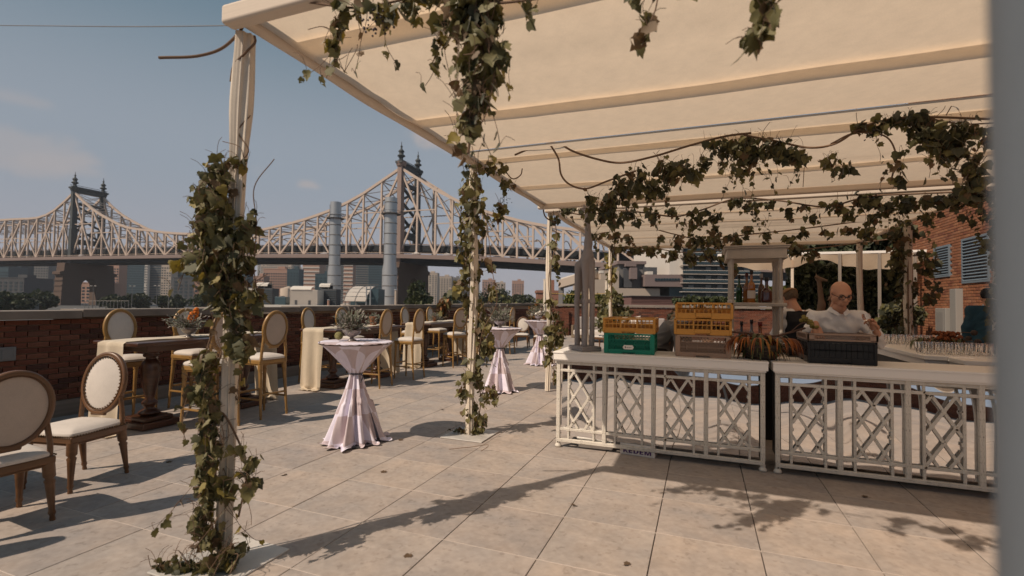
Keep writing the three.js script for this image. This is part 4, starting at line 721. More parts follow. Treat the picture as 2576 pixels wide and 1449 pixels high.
{ // tub and carton under the bar
  const t = solo('storage_tub', [rbox(.36, .10, .22, 0, .055, 0, .03, 4), rbox(.38, .02, .24, 0, .11, 0, .008)], std([.66, .64, .60], .5), 'white plastic tub tucked under the left half of the bar', 'tub'); t.position.set(-1.02, 0, -5.17); t.rotation.y = .03;
  const c = thing('wine_carton', 'low white carton with purple lettering under the left half of the bar', 'carton', [-.58, 0, -5.16], -.1);
  part('box', rbox(.34, .11, .26, 0, .056, 0, .002, 1), std([.70, .66, .62], .85), c);
  const m = canvasTex(512, 160, (g, w, h) => { g.fillStyle = '#d9d3cc'; g.fillRect(0, 0, w, h); g.fillStyle = '#54376a'; g.font = 'bold 150px sans-serif'; g.textAlign = 'center'; g.textBaseline = 'middle'; g.save(); g.translate(w / 2, h / 2); const tw = g.measureText('KEDEM').width; g.scale(490 / tw, .93); g.lineWidth = 6; g.strokeStyle = '#54376a'; g.fillText('KEDEM', 0, 6); g.strokeText('KEDEM', 0, 6); g.restore(); });
  part('print', new THREE.PlaneGeometry(.30, .07).translate(0, .045, .1325), new THREE.MeshStandardMaterial({ map: m, roughness: .85 }), c);
}
// ---------------------------------------------------------------- dish crates
function lattice(w, h, n, m, r, kind) {               // open grille in the x-y plane, centred
  const g = [];
  if (kind === 'x') { const nx = n, p = w / nx; for (let i = -m; i < nx + m; i++) for (const s of [1, -1]) { let xa = -w / 2 + i * p, xb = xa + s * h, ya = -h / 2, yb = h / 2; if (s < 0) { xa += m * p * 0; } let [x0, y0, x1, y1] = [xa, ya, xb, yb]; const cl = (x, y, dx, dy) => { if (x < -w / 2) { y += (-w / 2 - x) * dy / dx; x = -w / 2; } if (x > w / 2) { y += (w / 2 - x) * dy / dx; x = w / 2; } return [x, y]; }; if (Math.max(x0, x1) <= -w / 2 + .004 || Math.min(x0, x1) >= w / 2 - .004) continue; const A = cl(x0, y0, x1 - x0, y1 - y0), B2 = cl(x1, y1, x1 - x0, y1 - y0); if (Math.hypot(A[0] - B2[0], A[1] - B2[1]) > .008) g.push(beam(V(A[0], A[1], s * .001), V(B2[0], B2[1], s * .001), r, r)); } }
  else { for (let i = 0; i <= n; i++) g.push(box(i % 4 === 0 ? r * 2.6 : r, h, .006, -w / 2 + w * i / n, 0, 0)); for (let j = 1; j < m; j++) g.push(box(w, r, .006, 0, -h / 2 + h * j / m, 0)); }
  return g;
}
function makeCrate(name, label, kind, color, H, W = .5) {
  const t = thing(name, label, 'crate'), m = phy(color, .42, {}), w = W, q = W / 2, cw = kind === 'x' ? .045 : .018;
  const bt = kind === 'x' ? .045 : .055, tp = kind === 'x' ? .016 : .018;
  part('base', [box(w - .03, .008, w - .03, 0, .012, 0), ...[0, 1, 2, 3].map((i) => M([rbox(w * .36, bt, .014, -w * .31, bt / 2, q - .012, .003), rbox(w * .36, bt, .014, w * .31, bt / 2, q - .012, .003), rbox(w * .3, bt - .018, .014, 0, bt / 2 + .009, q - .012, .003)]).rotateY(i * Math.PI / 2))], m, t);
  part('rim', [0, 1, 2, 3].map((i) => rbox(w, tp, .02, 0, H - tp / 2, q - .01, .004).rotateY(i * Math.PI / 2)), m, t);
  part('corner', [0, 1, 2, 3].map((i) => M([rbox(cw, H - .01, .022, -q + cw / 2, H / 2, q - .012, .005), rbox(.022, H - .01, cw, -q + .012, H / 2, q - cw / 2, .005)]).rotateY(i * Math.PI / 2)), m, t);
  for (let i = 0; i < 4; i++) {
    const hh = H - bt - tp, g = kind === 'x' ? [...lattice(w - 2 * cw, hh, 13, 4, .0045, 'x'), ...[.33, .66].map((k) => box(w - 2 * cw, .006, .007, 0, -hh / 2 + hh * k, .002))] : [...lattice(w - 2 * cw, hh, 12, 2, .006, 'g'), box(w - 2 * cw, .01, .006, 0, 0, 0)];
    part('grille', M(g).translate(0, bt + hh / 2, q - .01).rotateY(i * Math.PI / 2), m, t);
  }
  const dv = []; for (let i = 1; i < 5; i++) { dv.push(box(w - .05, H * .5, .003, 0, H * .32, -q + w * i / 5), box(.003, H * .5, w - .05, -q + w * i / 5, H * .32, 0)); } part('divider', dv, m, t);
  return t;
}
const glassMat = phy([1, 1, 1], .02, { transmission: 1, thickness: .003, ior: 1.45 });
const greenC = makeCrate('dish_crate', 'green lattice dish crate on the bar beside the giraffe sculpture', 'x', [.005, .21, .14], .205); greenC.position.set(-.69, .998, -5.30); greenC.rotation.y = .03;
{
  const m = canvasTex(256, 96, (g, w, h) => { g.fillStyle = '#e6e0d8'; g.fillRect(0, 0, w, h); g.fillStyle = '#2a2226'; g.fillRect(50, 26, 20, 44); g.fillStyle = '#8b2a2a'; g.fillRect(54, 30, 12, 10); g.fillStyle = '#3a3436'; g.font = 'bold 30px sans-serif'; g.textBaseline = 'middle'; g.fillText('VOLLRATH', 82, 50, 120); });
  const s = new THREE.Shape([[-.055, 0], [-.042, .021], [.042, .021], [.055, 0], [.042, -.021], [-.042, -.021]].map((p) => new THREE.Vector2(...p))), g = new THREE.ExtrudeGeometry(s, { depth: .003, bevelEnabled: false }), p = g.attributes.position; for (let i = 0; i < p.count; i++) g.attributes.uv.setXY(i, (p.getX(i) + .055) / .11, (p.getY(i) + .021) / .042);
  g.userData.keepUv = true; part('badge', g.translate(-.005, .068, .252), new THREE.MeshStandardMaterial({ map: m, roughness: .5 }), greenC);
}
const tanC = makeCrate('dish_crate', 'tan lattice dish crate at the bottom of the tall stack on the bar', 'x', [.33, .225, .165], .21); tanC.position.set(.015, .998, -5.31); tanC.rotation.y = -.02; tanC.userData.group = greenC.userData.group = 'dish crates';
const yel0 = makeCrate('glass_crate', 'amber plastic glass crate resting on the green crate', 'g', [.55, .265, .05], .155, .52); yel0.position.set(-.69, 1.205, -5.31); yel0.rotation.y = .02; yel0.userData.group = 'amber glass crates';
dup(yel0, [.0, 1.212, -5.32], .03, 'amber plastic glass crate in the middle of the tall stack, on the tan crate', 'amber glass crates');
dup(yel0, [.03, 1.369, -5.30], -.05, 'amber plastic glass crate topmost on the tall crate stack', 'amber glass crates');
const blk = makeCrate('dish_crate', 'black dish crate in front of the man in the white shirt', 'g', [.006, .0075, .01], .20, .52); blk.position.set(1.14, .998, -5.30); blk.userData.group = 'dish crates';
{ part('side_panel', [0, 1, 2, 3].map((i) => rbox(.48, .13, .006, 0, .115, .244, .002).rotateY(i * Math.PI / 2)), std([.006, .0075, .01], .5), blk); }
{
  const e = thing('crate_extender', 'tan lattice extender frame on top of the black crate', 'crate', [1.14, 1.199, -5.30]), m = phy([.30, .205, .155], .45), w = .53;
  part('frame', [0, 1, 2, 3].map((i) => M([rbox(w, .014, .02, 0, .056, w / 2 - .01, .004), rbox(w, .014, .02, 0, .008, w / 2 - .01, .004), rbox(.06, .06, .02, -w / 2 + .03, .032, w / 2 - .01, .004), rbox(.06, .06, .02, w / 2 - .03, .032, w / 2 - .01, .004)]).rotateY(i * Math.PI / 2)), m, e);
  part('grille', [0, 1, 2, 3].map((i) => M([...lattice(w - .12, .036, 20, 2, .0035, 'x')]).translate(0, .032, w / 2 - .01).rotateY(i * Math.PI / 2)), m, e);
  const tp = []; for (let i = 1; i < 6; i++) tp.push(box(w - .03, .01, .006, 0, .052, -w / 2 + w * i / 6), box(.006, .01, w - .03, -w / 2 + w * i / 6, .052, 0)); part('divider', tp, m, e);
}
// upside-down glasses standing in the amber crates
const wineGeo = lathe([[.033, 0], [.036, .02], [.040, .05], [.034, .085], [.010, .105], [.004, .112], [.0038, .165], [.03, .175], [.032, .178]], 14);
{
  const put = (x, y, z) => [[-.13, 0], [0, 0], [.13, 0], [-.07, -.13], [.07, -.13]].map(([a, c]) => [x + a, y, z + .13 + c]);
  const spots = [[-.69, 1.225, -5.31, 'in the amber crate on the green one'], [.0, 1.232, -5.32, 'in the middle amber crate of the tall stack'], [.03, 1.389, -5.3, 'in the topmost amber crate']];
  let g0; for (const [x, y, z, l] of spots) for (const p of put(x, y, z)) { const lab = 'clear stemmed glass upside down ' + l; if (!g0) { g0 = thing('wine_glass', lab, 'glass', p, 0, 'glasses in the amber crates'); part('bowl', wineGeo.clone().scale(1, .74, 1), glassMat, g0); } else dup(g0, p, 0, lab, 'glasses ' + l); }
  g0.userData.group = 'glasses in the amber crate on the green one';
}
// tumblers on the inner counter
{
  const tg = lathe([[0, .006], [.03, .006], [.037, .13], [.04, .13], [.033, .0], [0, .0]], 18); let t0;
  const add = (p, l, grp) => { if (!t0) { t0 = thing('tumbler', l, 'glass', p, 0, grp); part('cup', tg, glassMat, t0); } else dup(t0, p, 0, l, grp); };
  for (let i = 0; i < 7; i++) for (let j = 0; j < 2; j++) add([2.35 + .085 * i, 1.001, -8.2 - j * .09], 'clear tumbler in the left rows on the inner counter', 'tumblers in the left rows');
  for (let i = 0; i < 8; i++) for (let j = 0; j < 2; j++) add([2.26 + .086 * i, 1.001, -6.66 - .09 * j], 'clear tumbler in the right rows on the inner counter', 'tumblers in the right rows');
}
// flowers on the bar ------------------------------------------------------------------------------
const crot = [leafMat([.42, .13, .015], .3), leafMat([.20, .055, .015], .3), leafMat([.09, .10, .03], .3), leafMat([.30, .17, .02], .3)];
function longLeaf(p, d, L, w, r) {                    // strap leaf that arches over and hangs
  const s = V(-d.z, 0, d.x).normalize(), f = (t) => p.clone().addScaledVector(d, L * .6 * Math.sin(t * 1.5)).add(V(0, L * (.25 * t - .95 * t * t), 0));
  return surf((u, v) => { const c = f(v), k = (u - .5) * 2 * w * Math.sin(Math.PI * Math.min(1, .12 + v * .9)) ** .8; return [c.x + s.x * k, c.y + Math.abs(k) * .35, c.z + s.z * k]; }, 2, 6);
}
{
  const t = thing('flower_arrangement', 'autumn arrangement of drooping orange leaves in a basket at the joint of the bar', 'flowers', [.52, .998, -5.22]), r = rng(111), ls = crot.map(() => []);
  part('basket', [lathe([[0, 0], [.13, 0], [.17, .13], [.165, .14], [.14, .1]], 20), ...[.03, .06, .09, .12].map((y) => new THREE.TorusGeometry(.135 + y * .27, .007, 6, 28).rotateX(Math.PI / 2).translate(0, y, 0))], std([.05, .04, .03], .9), t);
  for (let i = 0; i < 300; i++) { const a = r() * 6.28, q = V(Math.cos(a), .5 * r(), Math.sin(a)), p = V(Math.cos(a) * .2 * r(), .06 + .16 * r(), Math.sin(a) * .1 * r()), k = r(); q.x *= 1.3; const g = longLeaf(p, q.normalize(), (k < .6 ? .09 : .13) + .17 * r() * r(), .006 + .013 * r(), r); ls[k < .17 ? 0 : k < .3 ? 1 : k < .92 ? 2 : 3].push(g); }
  for (let i = 0; i < 9; i++) { const a = i * .7 + r(), x = Math.cos(a) * .22, z = .06 + Math.abs(Math.sin(a)) * .1; for (let k = 0; k < 7; k++) ls[k & 1].push(longLeaf(V(x, .2, z), V(Math.cos(a) + (r() - .5) * 1.5, .15, .5 + r() * .6).normalize(), .14 + .12 * r(), .007, r)); }
  ls.forEach((l, i) => part('leaves', l, crot[i], t, 'stuff'));
  part('branch', [tube([[-.42, .30, .05], [-.25, .25, .06], [-.1, .24, .04], [.1, .22, .05], [.25, .26, .02], [.38, .3, -.05]], .010, 24, 6), tube([[-.1, .24, .04], [-.05, .2, .1], [.05, .18, .12]], .007, 10, 5), tube([[.25, .26, .02], [.33, .34, .02], [.38, .36, .05]], .005, 10, 5)], MT.bark, t);
  part('seed_heads', [[.40, .36, .02], [.44, .33, .03], [.36, .39, .02]].flatMap(([x, y, z]) => Array.from({ length: 9 }, () => ball(.016, x + (r() - .5) * .05, y + (r() - .5) * .05, z + (r() - .5) * .05, 6))), std([.2, .16, .04], .9), t);
}
{
  const t = thing('flower_arrangement', 'dark foliage, rust blooms and seed pods on the inner counter at right', 'flowers', [2.62, 1.0, -7.3]), r = rng(112), ls = crot.map(() => []);
  for (let i = 0; i < 120; i++) { const a = r() * 6.28, q = V(Math.cos(a) * 1.6, .35 * r(), Math.sin(a)), g = longLeaf(V((r() - .5) * .6, .12 + .1 * r(), (r() - .5) * .2), q.normalize(), .14 + .2 * r(), .012 + .02 * r(), r); ls[r() < .25 ? 1 : 2].push(g); }
  ls.forEach((l, i) => l.length && part('leaves', l, crot[i], t, 'stuff'));
  const bl = []; for (let i = 0; i < 90; i++) bl.push(ball(.03, .12 + (r() - .5) * .35, .2 + r() * .13, (r() - .5) * .25, 6)); part('blooms', bl, std([.20, .06, .02], .9), t);
  const pods = [], st = []; for (const [x, y, z] of [[.52, .33, .0], [.55, .18, .05], [.66, .13, .1], [.7, .05, .1], [.48, .22, -.1]]) { pods.push(ball(.05, x, y, z, 9)); st.push(tube([[.1, .15, 0], [x * .6, y * .8 + .06, z], [x, y, z]], .005, 10, 5)); } part('seed_pods', pods, std([.05, .035, .03], .9), t); part('stems', st, MT.stem, t); t.scale.setScalar(.66);
}
// shelf tower with bottles -------------------------------------------------------------------------
{
  const zf = -6.2, x0 = .30, x1 = .86, d = .62, t = thing('bottle_shelf', 'small white temple shaped shelf with turned columns standing behind the bar', 'shelf', [x0, 0, zf]), W = x1 - x0;
  part('stand', box(1.5, .9, .62, .5, .45, -.33), MT.black, t);
  const col = (h) => lathe([[.026, 0], [.026, .03], [.018, .04], [.024, .055], [.018, .07], [.022, .09], [.017, h - .09], [.022, h - .075], [.017, h - .06], [.025, h - .04], [.025, h]], 12);
  const shelves = [.93, 1.17 + .33, 2.08];
  part('lower_shelf', rbox(W + .06, .04, d + .06, W / 2, .93, -d / 2, .006), MT.pale, t); part('upper_shelf', rbox(W + .05, .04, d + .05, W / 2, 1.515, -d / 2, .006), MT.pale, t);
  part('cornice', [rbox(W + .05, .10, d + .05, W / 2, 2.1, -d / 2, .006), rbox(W + .1, .02, d + .1, W / 2, 2.16, -d / 2, .006), rbox(W + .07, .018, d + .07, W / 2, 2.045, -d / 2, .005), rbox(W + .12, .014, d + .12, W / 2, 2.178, -d / 2, .004)], MT.pale, t); void shelves;
  for (const [y, h] of [[.95, .545], [1.535, .502]]) for (const [x, z] of [[.03, -.03], [W - .03, -.03], [.03, -.22], [.03, -.41], [.03, -d + .03], [W - .03, -d + .03], [W - .03, -.32]]) part('column', col(h).translate(x, y, z), MT.pale, t);
  const bot = (nm, lab, x, y, z, prof, c, capc, lb) => { const b = thing(nm, lab, 'bottle', [x0 + x, y, zf + z]); part('glass', lathe(prof, 18), phy(c, .08, { clearcoat: .6 }), b); const [r, h] = prof[prof.length - 1]; part('cap', lathe([[0, h - .002], [r + .005, h - .002], [r + .005, h + .045], [0, h + .045]], 12), std(capc, .4), b); if (lb) part('label', lathe([[lb[0], lb[1]], [lb[0], lb[2]]], 18), std(lb[3], .7), b); };
  const tall = (r, h) => [[0, 0], [r, 0], [r, h * .58], [r * .85, h * .67], [r * .36, h * .76], [r * .33, h]], sq = (r, h) => [[0, 0], [r, 0], [r * 1.05, h * .1], [r, h * .5], [r * .7, h * .62], [r * .3, h * .7], [r * .3, h]];
  bot('bottle', 'green glass bottle at the left of the upper shelf', .12, 1.536, -.3, tall(.036, .29), [.01, .06, .02], [.02, .02, .02]);
  bot('bottle', 'tall amber whisky bottle in front on the upper shelf', .24, 1.536, -.14, tall(.042, .33), [.30, .10, .01], [.02, .015, .01], [.0425, .05, .14, [.55, .5, .45]]);
  bot('bottle', 'amber bottle just behind the tall whisky bottle on the upper shelf', .2, 1.536, -.26, tall(.04, .31), [.2, .07, .012], [.1, .02, .01]);
  bot('bottle', 'squat dark red liqueur bottle at the right of the upper shelf', .40, 1.536, -.16, sq(.058, .25), [.06, .015, .01], [.012, .012, .014]);
  bot('bottle', 'pale necked bottle behind the squat red one on the upper shelf', .36, 1.536, -.3, tall(.037, .30), [.12, .05, .02], [.5, .48, .45]);
  bot('bottle', 'black bottle at the left of the lower shelf', .14, .951, -.2, tall(.04, .32), [.012, .012, .014], [.012, .012, .014]);
  bot('bottle', 'clear glass bottle with dark cap in the middle of the lower shelf', .25, .951, -.24, tall(.04, .34), [.16, .17, .18], [.012, .012, .014]);
  bot('bottle', 'amber bottle with red cap and pale label on the lower shelf', .33, .951, -.14, sq(.062, .32), [.20, .06, .012], [.2, .02, .015], [.064, .06, .13, [.5, .36, .2]]);
}
// giraffe sculptures -------------------------------------------------------------------------------
function giraffeGeo(K) {
  const c = [cap([0, .98, -.03], [0, 1.06, .05], .066, .058, .78, 1), cap([0, 1.06, .04], [0, 1.22, .06], .056, .036, .8, 1), cap([0, 1.2, .06], [0, 1.56, .03], .037, .024, .85), cap([0, 1.58, .02], [0, 1.545, .115], .030, .016, .8), cap([.016, 1.6, .01], [.02, 1.645, .0], .006, .007), cap([-.016, 1.6, .01], [-.02, 1.645, .0], .006, .007), cap([.03, 1.59, .0], [.065, 1.6, -.01], .010, .004), cap([-.03, 1.59, .0], [-.065, 1.6, -.01], .010, .004), cap([0, 1.0, -.09], [.0, .74, -.125], .008, .011)];
  for (const s of [-1, 1]) c.push(cap([s * .032, 1.0, .06], [s * .034, .55, .085], .034, .021), cap([s * .034, .55, .085], [s * .036, .05, .075], .022, .025), cap([s * .036, .96, -.06], [s * .036, .55, -.10], .042, .023), cap([s * .036, .55, -.10], [s * .036, .05, -.085], .023, .026));
  const f = blend(c, .03); return nets((x, y, z) => f(x, y, z), [-.1, .0, -.17], [.1, 1.68, .16], .0095);
}
{
  const gg = giraffeGeo(1), t = thing('giraffe_sculpture', 'tall grey carved giraffe sculpture standing on the left end of the bar', 'sculpture', [-1.17, .998, -5.22], .75);
  part('body', gg.clone().scale(1.22, .955, .98), MT.statue, t); part('base', rbox(.24, .05, .30, 0, .026, 0, .012, 3), MT.statue, t);
  const u = thing('giraffe_sculpture', 'brown wooden giraffe sculpture among the far shrubs behind the bald man', 'sculpture', [1.92, 0, -10.2], 1.2), wm = std([.19, .12, .08], .8, { map: grain(6, .16, 4, 24) });
  part('body', gg.clone().scale(1.45, 1.27, 1.4), wm, u); part('base', rbox(.3, .06, .4, 0, .03, 0, .012), wm, u);
  const v = thing('giraffe_sculpture', 'second smaller wooden giraffe sculpture right behind the bald man', 'sculpture', [2.25, 0, -10.6], -.6); part('body', gg.clone().scale(1.4, 1.05, 1.4), wm, v); part('base', rbox(.3, .06, .4, 0, .03, 0, .012), wm, v);
}
// ---------------------------------------------------------------- people
const skinM = phy([.50, .25, .155], .5), shirtM = std([.80, .78, .765], .9, { map: weave }), blackCloth = std([.013, .014, .018], .9);
const lerp3 = (a, b, t) => a.map((v, i) => v + (b[i] - v) * t);
function fingers(hand) {                               // hand: wrist w, direction d, palm normal n, curl 0..1, right-handed side s
  const d = V(...hand.d).normalize(), n = V(...hand.n).normalize(), s = V().crossVectors(d, n).multiplyScalar(hand.s), w = V(...hand.w), c = [], at = (a, b2, k) => w.clone().addScaledVector(d, a).addScaledVector(s, b2).addScaledVector(n, k).toArray();
  c.push(cap(at(-.04, 0, 0), at(.02, 0, 0), .027, .026), cap(at(.02, -.02, 0), at(.075, -.028, .002), .017, .014), cap(at(.02, .0, 0), at(.085, 0, .0), .018, .0145), cap(at(.02, .02, 0), at(.078, .026, .002), .017, .013));
  const L = [.066, .076, .071, .054];
  L.forEach((l, i) => { const b2 = -.032 + i * .0215, sp = (i - 1.4) * .12, q = hand.curl * (.85 + .12 * i); let p = V(...at(.082 - Math.abs(i - 1.3) * .006, b2, 0)), a = q * .55; const step = [l * .45, l * .32, l * .25]; let r = .0092 - (i === 3 ? .001 : 0); for (const k of step) { const e = p.clone().addScaledVector(d, k * Math.cos(a)).addScaledVector(n, k * Math.sin(a)).addScaledVector(s, k * sp * .5); c.push(cap(p.toArray(), e.toArray(), r, r - .0008)); p = e; a += q * .75; r -= .0008; } });
  let p = V(...at(.012, -.03, .004)); let a = .75; for (const k of [.035, .03, .024]) { const e = p.clone().addScaledVector(d, k * Math.cos(a)).addScaledVector(s, -k * Math.sin(a) * .8).addScaledVector(n, k * (.25 + hand.curl * .5)); c.push(cap(p.toArray(), e.toArray(), .0115, .010)); p = e; a -= .35 + hand.curl * .3; }
  return c;
}
function headGeo(o) {                                  // head in its own frame: chin-neck origin at 0, +z is the face
  const c = [cap([0, .12, -.012], [0, .122, -.03], .083, .083, .91, 1.08), cap([0, .10, .03], [0, .06, .045], .066, .052, .86), cap([0, .03, .062], [0, .035, .055], .030, .03, 1.15), cap([-.045, .05, .01], [.045, .05, .01], .035), cap([0, .105, .092], [0, .075, .108], .009, .0135), cap([-.013, .072, .098], [.013, .072, .098], .008), cap([-.035, .118, .074], [.035, .118, .074], .012), cap([-.018, .044, .085], [.018, .044, .085], .0075), cap([-.014, .035, .083], [.014, .035, .083], .0075), cap([-.045, .082, .06], [-.05, .075, .045], .018), cap([.045, .082, .06], [.05, .075, .045], .018)];
  const base = blend(c, .022), ears = blend([cap([-.079, .115, -.012], [-.081, .08, -.004], .016, .011, .55, 1), cap([.079, .115, -.012], [.081, .08, -.004], .016, .011, .55, 1)], .01), neck = o.neck === false ? null : blend([cap([0, .04, -.02], [0, -.11, -.045], .052, .06)], .02);
  const eye = (x, y, z) => Math.min(Math.hypot(x - .032, (y - .1) * 1.5, z - .092), Math.hypot(x + .032, (y - .1) * 1.5, z - .092)) - .014;
  const f = (x, y, z) => { let s = base(x, y, z); const e = -eye(x, y, z); s = Math.max(s, e); for (const g of [ears, neck]) if (g) { const d = g(x, y, z), h = Math.max(.012 - Math.abs(s - d), 0) / .012; s = Math.min(s, d) - h * h * .003; } return s; };
  return nets(f, [-.115, -.13, -.15], [.115, .24, .14], .0046);
}
function person(label, p, turn, o) {
  const t = thing('person', label, 'person', p, turn), K = o.k || 1, J = { pel: [0, .96, 0], wai: [0, 1.1, 0], che: [0, 1.29, 0], nek: [0, 1.46, -.01], hd: [0, 1.50, .01], shL: [.175, 1.40, 0], elL: [.235, 1.13, -.03], wrL: [.25, .89, .05], shR: [-.175, 1.40, 0], elR: [-.235, 1.13, -.03], wrR: [-.25, .89, .05], hiL: [.09, .93, 0], knL: [.105, .51, .02], anL: [.11, .085, -.02], hiR: [-.09, .93, 0], knR: [-.105, .51, .02], anR: [-.11, .085, -.02], ...o.j };
  const sc = (a) => a.map((v) => v * K); for (const k in J) J[k] = sc(J[k]);
  const torso = [cap(lerp3(J.pel, [.05, J.pel[1], J.pel[2]], 1), [-.05, J.pel[1], J.pel[2]], .125 * K), cap([J.pel[0], J.pel[1], J.pel[2]], J.wai, .135 * K, .13 * K), cap([J.wai[0] - .03, J.wai[1], J.wai[2]], [J.che[0] - .07, J.che[1], J.che[2]], .112 * K, .105 * K), cap([J.wai[0] + .03, J.wai[1], J.wai[2]], [J.che[0] + .07, J.che[1], J.che[2]], .112 * K, .105 * K), cap(J.shL, J.shR, .056 * K), cap(J.che, J.nek, .095 * K, .055 * K)];
  const arm = (a, b2, c) => [cap(a, b2, .043 * K, .036 * K), cap(b2, c, .037 * K, .026 * K)], leg = (a, b2, c) => [cap(a, b2, .088 * K, .058 * K), cap(b2, c, .056 * K, .04 * K)];
  const arms = [...arm(J.shL, J.elL, J.wrL), ...arm(J.shR, J.elR, J.wrR)], legs = [...leg(J.hiL, J.knL, J.anL), ...leg(J.hiR, J.knR, J.anR)], feet = ['anL', 'anR'].map((k) => cap([J[k][0], .045, J[k][2] - .03], [J[k][0] * 1.12, .035, J[k][2] + .17], .042, .036));
  const lo = [-.62, -.0, -.5], hi = [.62, 1.56 * K, .62];
  const body = [nets(blend([...torso, ...arms, ...legs, ...feet, cap(J.nek, J.hd, .055 * K)], .022), lo, hi, .017)];
  for (const h of o.hands || []) { const c = fingers({ ...h, w: sc(h.w) }), q = c.flatMap((k) => [k.a, k.b]), mn = [0, 1, 2].map((i) => Math.min(...q.map((v) => v[i])) - .03), mx = [0, 1, 2].map((i) => Math.max(...q.map((v) => v[i])) + .03); body.push(nets(blend(c, .007), mn, mx, .0042)); }
  const hm = new THREE.Matrix4().compose(V(...J.hd).add(V(0, .03, 0)), new THREE.Quaternion().setFromEuler(new THREE.Euler(o.nod || 0, o.look || 0, o.lean || 0, 'YXZ')), V(K, K, K));
  body.push(headGeo({}).applyMatrix4(hm)); part('body', body, o.skin || skinM, t);
  const wrinkle = (f, a) => (x, y, z) => { const d = f(x, y, z); return Math.abs(d) > .05 ? d : d + a * 1.35 * (Math.abs(fbm(x * 8 + z * 5 + 50, y * 11 + x * 7 + 50, 9999, 7, 2) - .5) * 1.6 - .25); };
  const sl = o.sleeve ?? 1, armC = sl ? [cap(J.shL, J.elL, .045 * K, .04 * K), cap(J.shR, J.elR, .045 * K, .04 * K), cap(J.elL, lerp3(J.elL, J.wrL, sl), .04 * K, .041 * K), cap(J.elR, lerp3(J.elR, J.wrR, sl), .04 * K, .041 * K)] : [];
  const neckCut = (x, y, z) => y - (J.nek[1] + .035 * K) , hem = (o.hem ?? .92) * K;
  part('shirt', nets(wrinkle(blend([...torso, ...armC], .022, .011, (x, y, z) => Math.max(neckCut(x, y, z), hem - y)), .022), lo, hi, .013), o.shirt, t);
  part('trousers', nets(wrinkle(blend([...legs, torso[0]], .05, .016, (x, y, z) => Math.max(y - (1.02 * K), .07 - y)), .02), lo, [.62, 1.1 * K, .5], .016), o.trousers || blackCloth, t);
  part('shoes', nets(blend(feet, .02, .01, (x, y, z) => .004 - y), [-.3, -.02, -.25], [.3, .14, .35], .012), MT.black, t);
  if (o.vest) part('vest', nets(blend([...torso.slice(0, 4), cap(lerp3(J.shL, J.che, .15), lerp3(J.shR, J.che, .15), .06 * K), cap(J.che, J.nek, .11 * K, .06 * K)], .05, .024, (x, y, z) => Math.max(y - J.nek[1] - .0, .9 * K - y, Math.abs(x) - .165 * K)), lo, hi, .013), o.vest, t);
  if (o.jacket) part('jacket', nets(wrinkle(blend([...torso, cap([.06, .86 * K, 0], [-.06, .86 * K, 0], .15 * K), ...armC], .06, .026, (x, y, z) => Math.max(neckCut(x, y, z) + .02, .78 * K - y)), .014), lo, hi, .013), o.jacket, t);
  if (o.collar) part('collar', [-1, 1].map((s) => surf((u, v) => { const a = s * (.28 + u * 2.5), r = (.066 + .022 * v) * K; return [J.nek[0] + Math.sin(a) * r, J.nek[1] + (.038 - .055 * (1 - u) ** 2 - .03 * v + .012 * u) * K, J.nek[2] + .012 + Math.cos(a) * r * 1.05 + .012 * (1 - u)]; }, 14, 4)), o.shirt, t);
  if (o.hair) part('hair', nets((x, y, z) => Math.max(Math.hypot(x / .086 , (y - .128) / 1.0 * 1 / .100, (z + .024) / .105) * .095 - .098 + .008 * fbm(x * 60 + 9, y * 60 + z * 50, 9999, 3, 2), .06 + Math.max(0, (z + .01)) * 1.05 - y), [-.12, 0, -.16], [.12, .26, .14], .006).applyMatrix4(hm), o.hair, t);
  if (o.fringe) part('hair', nets((x, y, z) => Math.max(Math.hypot(x / .086, (y - .118) / .095, (z + .028) / .102) * .09 - .0925 + .006 * fbm(x * 70 + 9, y * 70 + z * 60, 9999, 3, 2), z - .0 + (y - .09) * .5, y - .125, .04 - y), [-.12, 0, -.16], [.12, .2, .1], .005).applyMatrix4(hm), o.fringe, t);
  if (o.glasses) { const g = []; for (const s of [-1, 1]) g.push(new THREE.TorusGeometry(.024, .0034, 8, 26).scale(1.12, .82, 1).translate(s * .033, .1, .106), tube([[s * .06, .106, .103], [s * .08, .106, .05], [s * .084, .1, -.02]], .0028, 8, 5)); g.push(tube([[-.008, .104, .107], [0, .107, .11], [.008, .104, .107]], .003, 6, 5)); part('glasses', M(g).applyMatrix4(hm), MT.black, t); }
  if (o.cap) part('flat_cap', nets((x, y, z) => { const dome = Math.max(Math.hypot(x / .1, (y - .155) / .075, (z + .01) / .125) * .09 - .09, .135 - y + z * -.25), brim = Math.max(Math.hypot(x / .085, (z - .1) / .07) * .08 - .08, Math.abs(y - .15 + (z - .1) * .25) - .008); return Math.min(dome, brim); }, [-.14, .08, -.18], [.14, .26, .2], .006).applyMatrix4(hm), o.cap, t);
  if (o.eyes !== false) part('eye', [-1, 1].map((s) => ball(.0105, s * .032, .1, .081, 10)).map((g) => g.applyMatrix4(hm)), std([.09, .06, .05], .3), t);
  part('eyebrow', [-1, 1].map((s) => tube([[s * .016, .119, .098], [s * .033, .125, .095], [s * .05, .118, .084]], .0035, 8, 5).applyMatrix4(hm)), std([.12, .08, .06], .9), t);
  return t;
}
